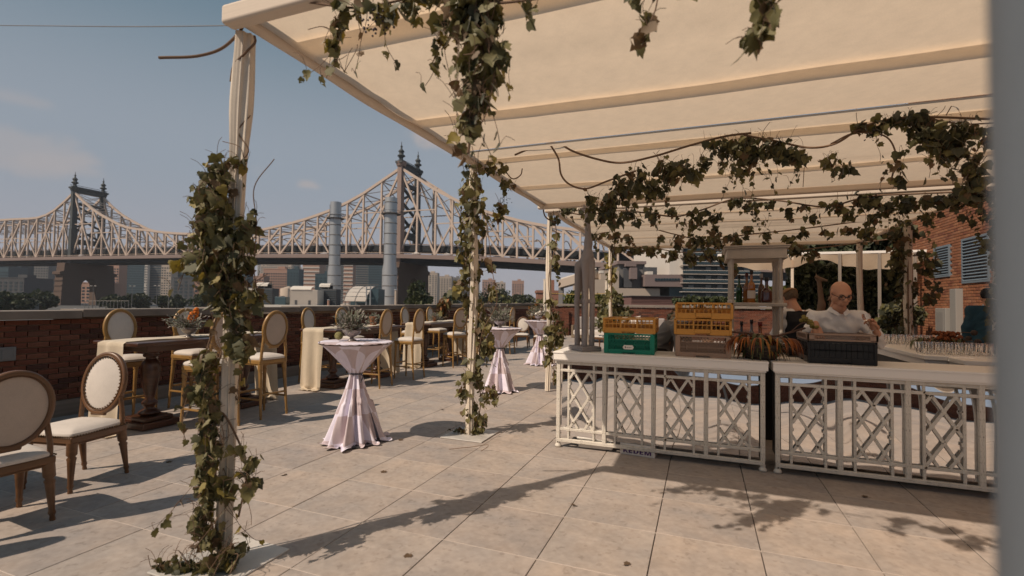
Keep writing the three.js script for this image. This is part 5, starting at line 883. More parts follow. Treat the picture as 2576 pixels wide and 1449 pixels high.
// the barman in front: leaning over the black crate, one hand down in it, a stemmed glass in the other
const man = person('bald man in glasses and white shirt reaching into the black crate and holding a glass', [1.22, 0, -5.66], .05, {
  k: 1.03, shirt: shirtM, sleeve: .62, glasses: true, fringe: std([.07, .055, .045], .9), collar: true, nod: .38, look: .12, hem: .86,
  j: { che: [0, 1.26, .06], nek: [0, 1.42, .10], hd: [0, 1.455, .15], shL: [.185, 1.355, .08], shR: [-.185, 1.36, .09], elL: [.30, 1.13, .15], wrL: [.235, 1.255, .29], elR: [-.255, 1.215, .17], wrR: [-.225, 1.27, .31] },
  hands: [{ w: [.235, 1.255, .29], d: [-.45, .85, .15], n: [-.6, -.35, .7], curl: .85, s: -1 }, { w: [-.225, 1.27, .31], d: [.08, -.75, .55], n: [.1, -.7, -.6], curl: .45, s: 1 }],
});
part('shirt_pockets', [-1, 1].map((s) => rbox(.11, .012, .01, s * .085, 1.24, .205, .004).rotateY(0)), shirtM, man);
{
  const g = thing('wine_glass', 'small stemmed glass held up in the bald man\'s left hand', 'glass', [1.425, 1.285, -5.32], 0); part('bowl', lathe([[.028, 0], [.03, .003], [.004, .008], [.0035, .07], [.01, .078], [.03, .1], [.034, .13], [.03, .16]], 18), glassMat, g); g.rotation.z = .25;
}
person('bartender seen from behind with tan flat cap, black vest and white shirt', [1.11, 0, -7.1], Math.PI + .45, { k: 1.0, shirt: shirtM, vest: blackCloth, cap: std([.30, .17, .08], .95), hair: std([.12, .08, .05], .9), nod: .5, sleeve: .9, j: { elL: [.25, 1.14, .04], wrL: [.2, 1.05, .22], elR: [-.25, 1.14, .04], wrR: [-.2, 1.05, .22], nek: [0, 1.44, .03], hd: [0, 1.48, .07] }, hands: [{ w: [.2, 1.05, .22], d: [0, -.2, 1], n: [0, -1, 0], curl: .4, s: -1 }, { w: [-.2, 1.05, .22], d: [0, -.2, 1], n: [0, -1, 0], curl: .4, s: 1 }] });
person('man in a teal blue jacket walking away along the brick building at right', [4.32, 0, -10.2], Math.PI - .25, { k: 1.05, shirt: shirtM, jacket: std([.018, .065, .095], .9, { map: weave }), trousers: std([.02, .04, .07], .9), hair: std([.012, .011, .012], .9), sleeve: 1, hands: [{ w: [.25, .89, .05], d: [0, -1, .1], n: [-1, 0, 0], curl: .5, s: -1 }, { w: [-.25, .89, .05], d: [0, -1, .1], n: [1, 0, 0], curl: .5, s: 1 }] });
const stripe = std([1, 1, 1], .9, { map: canvasTex(64, 64, (g) => { g.fillStyle = '#cfcac4'; g.fillRect(0, 0, 64, 64); g.fillStyle = '#22252b'; for (let i = 0; i < 64; i += 16) g.fillRect(i, 0, 7, 64); }) }); stripe.map.wrapS = stripe.map.wrapT = THREE.RepeatWrapping; stripe.map.repeat.set(9, 9);
person('person in a striped shirt stooping behind the bar between the crate stacks', [-.47, 0, -6.05], Math.PI / 2 - .2, { k: .98, shirt: stripe, trousers: blackCloth, nod: .8, hair: std([.03, .02, .015], .9), j: { wai: [0, 1.08, .03], che: [0, 1.24, .16], nek: [0, 1.31, .32], hd: [0, 1.29, .40], shL: [.175, 1.26, .26], shR: [-.175, 1.26, .26], elL: [.22, 1.0, .3], wrL: [.2, .78, .38], elR: [-.22, 1.0, .3], wrR: [-.2, .78, .38] } });
{ // at the far right of the counter: folded white napkin and a mustard carton
  const n = solo('napkin', surf((u, v) => [(u - .5) * .26 + .06 * v, .30 * v * (1 - .3 * Math.abs(u - .5)) + .03 * Math.sin(u * 14), .06 * Math.sin(u * 9 + v * 3) + .05 * v], 20, 16), MT.linen, 'crumpled white napkin standing on the counter beside the mustard carton', 'napkin'); n.position.set(3.62, 1.02, -7.35);
  const c = thing('drinks_carton', 'mustard yellow carton with a handle on the counter below the teal jacket', 'carton', [3.42, .995, -6.42], .3); part('box', rbox(.17, .2, .12, 0, .1, 0, .006), std([.42, .22, .02], .6), c); part('handle', [tube([[-.05, .2, 0], [-.03, .26, 0], [.03, .26, 0], [.05, .2, 0]], .012, 12, 6)], std([.42, .22, .02], .6), c); part('print', box(.1, .1, .003, 0, .09, .0625), std([.12, .06, .02], .6), c);
}
// ---------------------------------------------------------------- the city beyond
structure('ground', new THREE.PlaneGeometry(9000, 9000, 1, 1).rotateX(-Math.PI / 2).translate(0, -5, 0), std([.085, .085, .085], .95));
{ const g = new THREE.PlaneGeometry(3000, 100).rotateX(-Math.PI / 2), p = ground(-700, 295, -4.9); structure('river', g.rotateY(YAW + .3).translate(p.x, p.y, p.z), std([.06, .07, .08], .75, { map: mottle })); }
const fm = (c, r = .85, o) => std(c, r, o);
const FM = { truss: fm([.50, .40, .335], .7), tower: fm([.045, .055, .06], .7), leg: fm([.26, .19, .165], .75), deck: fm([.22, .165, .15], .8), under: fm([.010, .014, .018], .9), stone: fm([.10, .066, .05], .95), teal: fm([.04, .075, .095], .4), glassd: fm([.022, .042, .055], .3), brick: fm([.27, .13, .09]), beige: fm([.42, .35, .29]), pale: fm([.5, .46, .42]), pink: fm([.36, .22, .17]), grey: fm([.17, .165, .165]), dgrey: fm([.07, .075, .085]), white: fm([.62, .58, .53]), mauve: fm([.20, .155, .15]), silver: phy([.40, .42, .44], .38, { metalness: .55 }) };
// the cantilever bridge -----------------------------------------------------------------------------
{
  const A = RT.clone().multiplyScalar(.95).addScaledVector(FW, -.313).normalize(), C = V(-A.z, 0, A.x); if (C.dot(FW) < 0) C.negate();
  const O = ground(-66.8, 290), P = (s, y, w) => V(O.x + A.x * s + C.x * w, y, O.z + A.z * s + C.z * w);
  const top = [[-470, 65], [-455, 65], [-440, 65], [-426, 64.8], [-412, 64.7], [-399, 64.7], [-386, 64.7], [-373, 64.7], [-363, 64.7], [-353, 64.6], [-343, 64.3], [-332, 64.6], [-321, 66.5], [-311, 70], [-300, 76], [-289, 83], [-278, 75], [-267, 68.2], [-256, 63], [-245, 58.5], [-237, 55.4], [-229, 53.2], [-219, 51.6], [-208, 50.4], [-199, 49.2], [-190, 48.1], [-179, 47.2], [-168, 46.5], [-157, 45.9], [-146, 45.5], [-136, 45.4], [-126, 45.6], [-116, 46], [-106, 46.7], [-97, 48], [-88, 49.4], [-78, 50.9], [-69, 52.6], [-59, 55], [-49.4, 57.6], [-37.1, 61.8], [-25.5, 66.8], [-12.9, 73.6], [0, 80.5], [11.5, 73.4], [23.4, 65.9], [34, 60.4], [44.5, 55.6], [54.5, 52], [64.5, 49], [73, 46.4], [82, 44.2], [90, 42.6], [98.5, 41.1], [107.6, 39.6], [117, 38], [127, 36.4], [137, 34.8], [148, 33], [160, 31]];
  const deckT = (s) => { const k = [[-470, 33], [-288, 32.4], [-157, 31.8], [0, 29.1], [60, 26.4], [116, 22.6], [160, 21], [230, 18], [330, 14]]; let i = 0; while (i < k.length - 2 && k[i + 1][0] < s) i++; const t = (s - k[i][0]) / (k[i + 1][0] - k[i][0]); return k[i][1] + (k[i + 1][1] - k[i][1]) * t; };
  const b = thing('cantilever_bridge', 'long steel cantilever bridge with two spired towers spanning the river behind the terrace', 'bridge');
  const farT = [], lat = [], tw = top.length, isT = (i) => Math.abs(top[i][0]) < 1 || Math.abs(top[i][0] + 289) < 1;
  const m = (name, p, q, w, h) => part(name, beam(p, q, w, h), FM.truss, b);
  for (let i = 0; i < tw; i++) {
    const [s, y] = top[i], d = deckT(s);
    if (i + 1 < tw) { const [s2, y2] = top[i + 1]; m('chord', P(s, y, 0), P(s2, y2, 0), 1.5, 1.5); farT.push(beam(P(s, y, 20), P(s2, y2, 20), 1.5, 1.5)); }
    if (!isT(i)) { m('upright', P(s, d - .5, 0), P(s, y, 0), 1.05, 1.0); farT.push(beam(P(s, d - .5, 20), P(s, y, 20), 1.0, 1.0)); }
    lat.push(beam(P(s, y - .4, .5), P(s, y - .4, 19.5), .5, .6)); if (y - d > 22) lat.push(beam(P(s, y - 9, .5), P(s, y - 9, 19.5), .45, .5), beam(P(s, y - .8, .5), P(s, y - 9, 19.5), .4, .4), beam(P(s, y - 9, .5), P(s, y - .8, 19.5), .4, .4));
    else lat.push(tube([P(s, d + 9.2, .5), P(s, d + 11, 5), P(s, d + 11.6, 10), P(s, d + 11, 15), P(s, d + 9.2, 19.5)], .3, 8, 4));
    if (i + 1 < tw) lat.push(beam(P(s, y - .4, .5), P(top[i + 1][0], top[i + 1][1] - .4, 19.5), .35, .35));
  }
  const T1 = top.findIndex((t) => t[0] === 0), T2 = top.findIndex((t) => t[0] === -289), mid = Math.round((T1 + T2) / 2);
  const diag = (i, j) => {                            // long tie from the top of i to the deck two panels on, with a half strut back
    if (i < 0 || j < 0 || i >= tw || j >= tw) return; const k = (i + j) / 2, [si, yi] = top[i], [sj] = top[j], [sk] = top[k], dj = deckT(sj), di = deckT(si), ym = yi + (dj - yi) * ((sk - si) / (sj - si));
    for (const w of [0, 20]) { const l = [[P(si, yi - 1, w), P(sj, dj, w), 1.05], [P(sk, ym, w), P(si, di, w), .85]]; for (const [p, q, r] of l) if (!w) m('diagonal', p, q, r, r); else farT.push(beam(p, q, r, r)); }
    if (yi - dj > 24) for (const w of [0, 20]) { const p = P(si, ym, w), q = P(sj, ym, w); if (!w) m('strut', p, q, .6, .6); else farT.push(beam(p, q, .6, .6)); }
  };
  for (let i = T1; i > mid; i -= 2) diag(i, i - 2); for (let i = T1; i < tw; i += 2) diag(i, i + 2);
  for (let i = T2; i < mid; i += 2) diag(i, i + 2); for (let i = T2; i > 1; i -= 2) diag(i, i - 2);
  part('far_truss', farT, FM.truss, b, 'stuff'); part('cross_bracing', lat, FM.truss, b, 'stuff');
  const strip = (s0, s1, f) => { const l = []; for (let s = s0; s < s1; s += 18) l.push(f(s, Math.min(s + 18, s1))); return l; };
  const slab = (s, e, yo, h, w0, w1) => { const g = beam(P(s, deckT(s) + yo - h / 2, (w0 + w1) / 2), P(e, deckT(e) + yo - h / 2, (w0 + w1) / 2), w1 - w0, h); return g; };
  part('lower_deck', strip(-480, 330, (s, e) => slab(s, e, 0, 2.4, -4, 24)), FM.deck, b);
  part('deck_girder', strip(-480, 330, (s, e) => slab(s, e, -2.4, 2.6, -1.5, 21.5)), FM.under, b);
  part('guard_rail', strip(-480, 330, (s, e) => slab(s, e, .9, .25, -4.2, -3.9)), FM.truss, b);
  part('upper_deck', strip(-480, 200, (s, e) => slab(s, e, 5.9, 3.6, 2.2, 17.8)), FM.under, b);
  part('upper_parapet', strip(-480, 200, (s, e) => slab(s, e, 6.6, .5, 2.0, 2.4)), FM.deck, b);
  for (const [s, yt, kb] of [[0, 80.5, 1], [-289, 83, 1.05]]) {
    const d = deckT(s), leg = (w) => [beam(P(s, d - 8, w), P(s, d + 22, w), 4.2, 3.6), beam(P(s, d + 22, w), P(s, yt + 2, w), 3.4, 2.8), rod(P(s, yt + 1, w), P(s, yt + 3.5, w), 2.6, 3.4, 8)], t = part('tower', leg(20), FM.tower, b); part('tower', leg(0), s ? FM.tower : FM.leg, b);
    part('portal', [beam(P(s, yt + 3.2, -3), P(s, yt + 3.2, 23), 4.4, 1.2), beam(P(s, yt + 1.3, 0), P(s, yt + 1.3, 20), 3, 3.2)], FM.tower, t); for (const q of [ beam(P(s, yt - 9, 0), P(s, yt - 9, 20), 2.6, 2), beam(P(s, d + 12, 0), P(s, d + 12, 20), 3, 4), ...[0, 1].map((k) => beam(P(s, yt + 4.4 + k, -3), P(s, yt + 4.4 + k, 23), .3, .3))]) part('portal_strut', q, FM.tower, t);
    const n = 3, y0 = d + 14, y1 = yt - 10, x = []; for (let k = 0; k < n; k++) { const a = y0 + (y1 - y0) * k / n, c = y0 + (y1 - y0) * (k + 1) / n; x.push(beam(P(s, a, 0), P(s, c, 20), 1.5, 1.2), beam(P(s, c, 0), P(s, a, 20), 1.5, 1.2)); } part('cross_brace', x, FM.tower, t);
    for (const w of [0, 20]) { const q = P(s, yt + 3.4, w); part('spire', lathe([[1.9, 0], [1.9, 1], [1.1, 1.6], [1.1, 3], [2.3, 3.6], [2.3, 4.2], [1.3, 4.8], [1.3, 6], [1.9, 6.4], [1.5, 7.2], [.6, 8], [.5, 9.2], [.8, 9.6], [.3, 10.2], [.12, 12.5]], 8).translate(q.x, q.y, q.z), FM.tower, t); }
    const sh = new THREE.Shape(); sh.moveTo(-9, -6); sh.lineTo(29, -6); sh.lineTo(28, 18); sh.lineTo(30, 18.5); sh.lineTo(30, 20.5); sh.lineTo(27.5, 21); sh.lineTo(27, d - 5); sh.lineTo(-7, d - 5); sh.lineTo(-7.5, 21); sh.lineTo(-10, 20.5); sh.lineTo(-10, 18.5); sh.lineTo(-8, 18); sh.closePath();
    const h = new THREE.Path(); h.moveTo(4.5, -5.9); h.lineTo(4.5, 10); h.absarc(10, 10, 5.5, Math.PI, 0, true); h.lineTo(15.5, -5.9); h.closePath(); sh.holes.push(h);
    const g = new THREE.ExtrudeGeometry(sh, { depth: 9, bevelEnabled: false }), p = g.attributes.position; for (let i = 0; i < p.count; i++) { const q = P(s - 4.5 + p.getZ(i), p.getY(i), p.getX(i)); p.setXYZ(i, q.x, q.y, q.z); } g.computeVertexNormals();
    const pier = part('pier', [g], FM.stone, b); part('stone_course', [2, 6, 10, 14].map((y) => beam(P(s - 4.7, y, -8.6), P(s + 4.7, y, -8.6), .5, .5)), FM.stone, pier); void kb;
  }
}
// vehicles: one small car, copied
function makeCar(label, color) {
  const c = thing('parked_car', label, 'car'), sh = new THREE.Shape([[-2.1, .35], [-2.15, .8], [-1.9, .95], [-1.1, 1.0], [-.5, 1.45], [.9, 1.45], [1.6, 1.0], [2.15, .85], [2.2, .4]].map((p) => new THREE.Vector2(...p)));
  part('body', new THREE.ExtrudeGeometry(sh, { depth: 1.7, bevelEnabled: true, bevelSize: .08, bevelThickness: .08, bevelSegments: 2 }).translate(0, 0, -.85), phy(color, .3, { clearcoat: .8 }), c);
  part('window', [box(1.2, .32, 1.84, .2, 1.2, 0)], FM.glassd, c);
  for (const [x, z] of [[-1.35, .82], [1.35, .82], [-1.35, -.82], [1.35, -.82]]) { const w = part('wheel', new THREE.CylinderGeometry(.34, .34, .22, 14).rotateX(Math.PI / 2).translate(x, .34, z), MT.black, c); part('rim', new THREE.CylinderGeometry(.2, .2, .24, 10).rotateX(Math.PI / 2).translate(x, .34, z), FM.silver, w); }
  return c;
}
{
  const cols = [[.5, .5, .5], [.08, .09, .1], [.55, .54, .52], [.12, .16, .2], [.3, .3, .31], [.6, .58, .55]], protos = cols.map((c, i) => makeCar(['silver grey', 'black', 'white', 'dark blue', 'mid grey', 'cream'][i] + ' car parked in the waterfront lot left of the vine wrapped post', c)), r = rng(400);
  const ord = ['first', 'second', 'third', 'fourth', 'fifth', 'sixth', 'seventh', 'eighth', 'ninth', 'tenth', 'eleventh', 'twelfth', 'thirteenth', 'fourteenth', 'fifteenth', 'sixteenth', 'seventeenth'], lb = (i, n) => nm[i] + ' car, ' + ord[n] + ' from the left in the waterfront lot beyond the parapet';
  const nm = ['silver grey', 'black', 'white', 'dark blue', 'mid grey', 'cream']; const place = (i, n) => { const x = 190 + n * 24 + r() * 8, p = far(x, 205 + r() * 12, -5); return p; };
  for (let n = 0; n < 17; n++) { const i = n % 6, p = place(i, n), a = YAW + 1.2 + r() * .3; if (n < 6) { protos[i].position.copy(p); protos[i].rotation.y = a; protos[i].userData.label = lb(i, n); protos[i].userData.group = 'cars in the waterfront lot'; } else dup(protos[i], p.toArray(), a, lb(i, n), 'cars in the waterfront lot'); }
}
{ // traffic on the lower deck
  const A = RT.clone().multiplyScalar(.95).addScaledVector(FW, -.313).normalize(), C = V(-A.z, 0, A.x); if (C.dot(FW) < 0) C.negate();
  const O = ground(-66.8, 290), nm = ['white', 'silver', 'dark'], cols = [[.62, .6, .57], [.4, .4, .42], [.05, .05, .06]], wh = ['left of the near post', 'beside the left smokestack', 'between the two smokestacks', 'just right of the main bridge tower', 'left of the second canopy post', 'right of the second canopy post', 'behind the third canopy post', 'at the left bridge tower', 'near the left edge of the picture'], S2 = [-150, -52, -30, 12, 32, 62, 92, -276, -340];
  S2.forEach((s, i) => { const c = makeCar(nm[i % 3] + ' car on the bridge deck ' + wh[i], cols[i % 3]), y = 29.1 + (s < 0 ? -s * .0115 : -s * .055) + .1; c.name = numbered('moving_car'); c.position.set(O.x + A.x * s - C.x * 1.6, y, O.z + A.z * s - C.z * 1.6); c.rotation.y = Math.atan2(-A.z, A.x); c.userData.group = 'cars crossing the bridge'; });
}
// buildings ------------------------------------------------------------------------------------------
function block(name, label, x0, x1, yTop, Z, wall, o = {}) {   // stands on the ground; faces the terrace
  const X0 = (x0 - 1288) / 1237 * Z, X1 = (x1 - 1288) / 1237 * Z, W = X1 - X0, H = farY((x0 + x1) / 2, yTop, Z) + 5, D = o.deep || Math.min(W, 40), c = ground((X0 + X1) / 2, Z + D / 2, -5);
  const b = thing(name, label, 'building', c.toArray(), YAW, o.group), body = part('wall', box(W, H, D, 0, H / 2, 0), wall, b);
  part('roof', [box(W + .6, .8, D + .6, 0, H + .4, 0), box(W * .3, 3.5, D * .3, W * (o.hut ?? .1), H + 2.4, 0)], o.roof || wall, b); void body;
  const g = [], fl = o.floor || 3.4, nf = Math.floor((H - 3) / fl), win = o.win || FM.glassd;
  if (o.style === 'bands') for (let f = 0; f < nf; f++) { const y = 2.6 + f * fl; g.push(box(W - 1.5, fl * .5, .3, 0, y, D / 2 + .05), box(.3, fl * .5, D - 1.5, -W / 2 - .05, y, 0)); }
  else if (o.style === 'slabs') for (let f = 0; f < nf; f++) { const y = 2.6 + f * fl; g.push(box(W + .5, fl * .35, 1.2, 0, y, D / 2 + .2)); }
  else { const n = Math.max(2, Math.round(W / (o.bay || 3.6))), bw = W / n; for (let f = 0; f < nf; f++) for (let i = 0; i < n; i++) { if (hash2(i, f, Math.round(x0)) < .04) continue; g.push(box(bw * .55, fl * .52, .3, -W / 2 + (i + .5) * bw, 2.6 + f * fl, D / 2 + .05)); } const m2 = Math.max(2, Math.round(D / 4)); for (let f = 0; f < nf; f++) for (let i = 0; i < m2; i++) g.push(box(.3, fl * .5, D / m2 * .5, -W / 2 - .05, 2.6 + f * fl, -D / 2 + (i + .5) * D / m2)); }
  part('windows', g, win, b, 'stuff'); return b;
}
const c8 = (x) => (900 + x / 4.293) / 1.4907, c2x = (x) => (900 + x / 2.07) / 1.4907, c2y = (y) => (500 + y / 2.07) / 1.4907, c1x = (x) => x / 2.07 / 1.4907, c1y = c2y;
const HI = 640;
[
  ['apartment_tower', 'dark glass tower at the far left edge under the bridge deck', -30, c1x(60), 672, 560, FM.teal, { style: 'bands' }],
  ['apartment_tower', 'dark teal slab tower left of the left bridge pier', c1x(70), c1x(165), 660, 620, FM.glassd, {}],
  ['apartment_tower', 'grey brown tower just left of the left bridge pier', c1x(165), c1x(370), 655, 650, FM.grey, { style: 'grid' }],
  ['apartment_tower', 'brick coloured tower immediately right of the left bridge pier', c1x(835), c1x(918), 664, 640, FM.pink, {}],
  ['apartment_tower', 'dark teal tower block second from the left pier under the bridge', c1x(920), c1x(1118), 660, 690, FM.teal, { style: 'bands' }],
  ['apartment_tower', 'narrow white edged tower under the bridge left of the near post', c1x(1118), c1x(1142), 662, 640, FM.pale, {}],
  ['apartment_tower', 'blue green striped tower beside the narrow white one', c1x(1144), c1x(1248), 658, 700, FM.teal, { style: 'slabs', win: FM.grey }],
  ['apartment_tower', 'beige slab tower left of the vine wrapped post under the bridge', c1x(1248), c1x(1325), 662, 660, FM.beige, {}],
  ['apartment_tower', 'pair of blue glass towers half hidden by the post vine', c1x(1325), c1x(1560), 650, 720, FM.teal, { style: 'bands' }],
  ['apartment_block', 'low salmon brick block in front of the blue glass towers', c1x(1505), c1x(1575), c1y(1150), 420, FM.pink, {}],
  ['apartment_tower', 'dark teal tower just right of the post vine', c1x(1820), c1x(1915), 676, 520, FM.teal, { style: 'bands' }],
  ['apartment_tower', 'pale distant needle tower right of the post vine', c8(270), c8(325), c8(0) * 0 + 652, 1300, FM.pale, { style: 'bands' }],
  ['apartment_tower', 'broad pale beige tower behind the brick block', c8(330), c8(830), 656, 980, FM.beige, {}],
  ['apartment_block', 'wide red brown brick block with setbacks right of the post vine', c8(370), c8(750), (900 + 470 / 4.293) / 1.4907, 640, FM.pink, { bay: 3 }],
  ['apartment_block', 'low brick wing at the left of the wide brick block', c8(190), c8(375), (900 + 590 / 4.293) / 1.4907, 600, FM.pink, { bay: 3 }],
  ['apartment_block', 'dark teal box building in front of the brick block', c8(750), c8(940), (900 + 475 / 4.293) / 1.4907, 560, FM.teal, {}],
  ['apartment_tower', 'thin tan tower between the teal box and the striped tower', c8(940), c8(985), (900 + 495 / 4.293) / 1.4907, 600, FM.beige, {}],
  ['apartment_tower', 'tower striped in red and pale balconies left of the first smokestack', c8(1000), c8(1270), HI, 760, FM.pink, { style: 'slabs', win: FM.pale, floor: 6 }],
  ['apartment_tower', 'blue grey striped tower directly behind the first smokestack', c8(1275), c8(1660), 645, 820, FM.teal, { style: 'slabs', win: FM.grey }],
  ['apartment_tower', 'narrow pink brown tower with stacked balconies between the two smokestacks', c8(1665), c8(1810), 645, 640, FM.pink, { style: 'slabs', win: FM.pale, floor: 5 }],
  ['apartment_tower', 'broad blue green glass tower left of the second smokestack', c8(1815), c8(2060), 645, 720, FM.teal, { style: 'slabs', win: FM.grey }],
  ['apartment_tower', 'teal glass tower directly left of the second smokestack', c8(2062), c8(2290), 648, 690, FM.teal, { style: 'bands' }],
  ['apartment_block', 'beige apartment cluster right of the bridge pier', c2x(1420), c2x(1530), c2y(1085), 900, FM.beige, { bay: 5 }],
  ['apartment_block', 'lower beige apartment block right of the pier cluster', c2x(1535), c2x(1640), c2y(1112), 950, FM.beige, { bay: 5 }],
  ['apartment_block', 'bluish apartment block near the second canopy post', c2x(1640), c2x(1715), c2y(1122), 980, FM.grey, { bay: 5 }],
  ['apartment_block', 'row of beige flats behind the second canopy post', c2x(1715), c2x(1850), c2y(1140), 1000, FM.beige, { bay: 5 }],
  ['apartment_block', 'hazy pinkish block right of the second canopy post', c2x(1880), c2x(1980), c2y(1140), 1000, FM.pink, { bay: 5 }],
  ['apartment_block', 'distant low block above the dark trees', c2x(1985), c2x(2060), c2y(1160), 1100, FM.beige, { bay: 5 }],
  ['apartment_block', 'pair of small distant towers above the trees, right of centre', 1288, 1318, 707, 1000, FM.pink, { bay: 5 }],
  ['apartment_block', 'hazy distant block between the left edge and the left pier', 40, 84, 668, 1200, FM.grey, { bay: 6 }],
  ['apartment_block', 'hazy slab in the distance behind the brick coloured tower', 290, 330, 672, 1200, FM.beige, { bay: 6 }],
  ['apartment_block', 'wide dark block low behind the narrow white edged tower', 330, 410, 690, 900, FM.dgrey, { bay: 5 }],
  ['apartment_block', 'low dark block left of the post vine near the shore', 436, 512, 700, 500, FM.dgrey, { bay: 5 }],
  ['apartment_block', 'dark low block in front of the left dark glass tower', -20, 60, 700, 480, FM.dgrey, { bay: 5 }],
  ['apartment_block', 'small brown block at the foot of the left pier', 182, 250, 712, 520, FM.pink, { bay: 5 }],
  ['apartment_block', 'pale block behind the storage tank', 770, 830, 668, 1150, FM.pale, { bay: 6 }],
  ['apartment_block', 'grey green block between the striped tower and the first smokestack', 792, 832, 690, 600, FM.teal, { bay: 5 }],
  ['apartment_block', 'hazy beige block right of the tall tree by the pier', 1066, 1100, 706, 1400, FM.pale, { bay: 6 }],
  ['apartment_block', 'hazy block above the trees left of the second post', 1108, 1140, 700, 1300, FM.beige, { bay: 6 }],
  ['apartment_block', 'faint distant block left of the slim timber poles', 1225, 1262, 716, 1500, FM.beige, { bay: 6 }],
].forEach((a) => block(...a));
// power plant: low roof with stacks and machinery
{

  const r = thing('plant_building', 'low flat roofed power plant building carrying the smokestacks and machinery', 'building', ground(0, 0, -5).toArray(), YAW);
  part('wall', new THREE.ExtrudeGeometry(new THREE.Shape([[-53, 90], [-19, 90], [-30, 185], [-92, 185]].map((q) => new THREE.Vector2(...q))), { depth: 5.2, bevelEnabled: false }).rotateX(-Math.PI / 2), FM.beige, r); part('parapet', box(34.4, .7, .4, -36, 5.2, -89.9), FM.white, r);
  const stack = (x, yTop, Z, r0, r1, yT, label) => {
    const p = far(x, Z, 0), t = thing('smokestack', label, 'smokestack', p.toArray()), H = farY(x, yTop, Z), yt = farY(x, yT, Z), s = Z / 1237;
    const pr = [[r1 * s, 0], [r1 * s, yt - 1.2], [r0 * s, yt + 1.6], [r0 * s, H], [r0 * s * .9, H], [r0 * s * .9, H - 3]]; part('shaft', lathe(pr, 32), FM.silver, t);
    for (let y = 3, k = 0; y < H - 1; y += 3.4, k++) part('seam', lathe([[0, y - .12], [(y < yt ? r1 : r0) * s + .1, y - .12], [(y < yt ? r1 : r0) * s + .1, y + .12], [0, y + .12]], 32), FM.grey, t);
    const yp = farY(x, yTop + 42, Z), R = r0 * s; part('platform', [lathe([[R, yp], [R + 1.1, yp], [R + 1.1, yp + .18], [R, yp + .18]], 28), new THREE.TorusGeometry(R + 1.05, .05, 5, 28).rotateX(Math.PI / 2).translate(0, yp + 1.1, 0), ...Array.from({ length: 12 }, (_, i) => box(.06, 1.1, .06, Math.cos(i * .5236) * (R + 1.05), yp + .6, Math.sin(i * .5236) * (R + 1.05)))], FM.dgrey, t);
    part('ladder', [box(.1, H - 2, .08, -R * .7, H / 2, R * .78), box(.1, H - 2, .08, -R * .7 + .5, H / 2, R * .82)], FM.dgrey, t);
  };
  stack(840, 508, 165, 13.5, 16, 676, 'left silver smokestack in front of the bridge truss');
  stack(979.5, 497, 160, 15.5, 18.5, 672, 'right silver smokestack just left of the main bridge tower');
  const unit = (name, label, cat, x0, x1, y0, y1, Z, build) => { const W = (x1 - x0) / 4.293 / 1.4907 / 1237 * Z, xm = c8((x0 + x1) / 2), yb = farY(xm, (900 + y1 / 4.293) / 1.4907, Z), H = (y1 - y0) / 4.293 / 1.4907 / 1237 * Z, p = far(xm, Z, Math.max(yb, .2)); build(thing(name, label, cat, p.toArray(), YAW), W, H); };
  const louv = (t, W, H, hoodX) => { part('housing', rbox(W, H * .78, W * .8, 0, H * .39, 0, .05), FM.dgrey, t); for (let i = 0; i < 7; i++) part('louvre', box(W * .96, .08, .12, 0, H * (.08 + i * .1), W * .4 + .05).rotateX(0), FM.teal, t); const hw = W * .66; part('hood', surf((u, v) => { const a = v * Math.PI * .55; return [hoodX * W + (u - .5) * hw, H * .78 + H * .26 * Math.sin(a + .35), W * .42 - W * .55 * (1 - Math.cos(a))]; }, 4, 10), FM.white, t); part('hood_opening', box(hw * .9, H * .2, W * .5, hoodX * W, H * .87, 0), FM.under, t); part('deck_rail', [box(W, .06, .06, 0, H * .95, W * .38), ...[-.45, 0, .45].map((k) => box(.05, H * .17, .05, k * W, H * .86, W * .38))], FM.grey, t); };
  unit('ventilation_unit', 'dark louvred ventilation unit with a white hood near the post vine', 'ventilation unit', 300, 580, 735, 1085, 110, (t, W, H) => louv(t, W, H, -.12));
  unit('ventilation_unit', 'dark louvred ventilation unit with a white hood under the left smokestack', 'ventilation unit', 1335, 1590, 735, 1085, 108, (t, W, H) => louv(t, W, H, -.25));
  unit('container', 'plain white container behind the post vine leaves', 'container', -60, 298, 815, 1085, 112, (t, W, H) => { part('body', rbox(W, H, 4, 0, H / 2, 0, .04), FM.white, t); part('roof_edge', box(W + .1, .1, 4.1, 0, H, 0), FM.grey, t); });
  unit('storage_tank', 'round beige storage tank with a shallow cone roof', 'tank', 660, 905, 765, 1060, 135, (t, W, H) => { part('shell', lathe([[W / 2, 0], [W / 2, H * .85], [0, H]], 36), FM.beige, t); part('ladder', box(.3, H * .85, .1, W * .2, H * .43, W * .46), FM.grey, t); });
  unit('equipment_house', 'white ribbed equipment house with a rounded roof', 'equipment housing', 915, 1335, 752, 1070, 106, (t, W, H) => {
    part('wall', box(W, H * .8, 6, 0, H * .4, 0), FM.white, t); for (let i = 0; i <= 26; i++) part('rib', box(.06, H * .78, .06, -W / 2 + W * i / 26, H * .4, 3.03), FM.pale, t);
    part('roof', surf((u, v) => { const a = v * Math.PI / 2; return [-W / 2 + W * .78 * u, H * .8 + H * .2 * Math.sin(a), 3.2 - 2.2 * (1 - Math.cos(a))]; }, 4, 10), FM.white, t); for (const x of [-.28, .22]) part('door', box(.45, .9, .08, x * W, H * .18, 3.06), FM.dgrey, t); part('plinth', box(W + .8, .3, 6.6, 0, .0, 0), FM.dgrey, t); });
  unit('cooling_unit', 'small blue grey cooling unit beside the storage tank', 'cooling unit', 600, 775, 940, 1085, 104, (t, W, H) => { part('body', rbox(W, H, 2, 0, H / 2, 0, .1), FM.teal, t); part('fan', lathe([[W * .2, H], [W * .2, H + .15], [0, H + .1]], 16), FM.dgrey, t); });
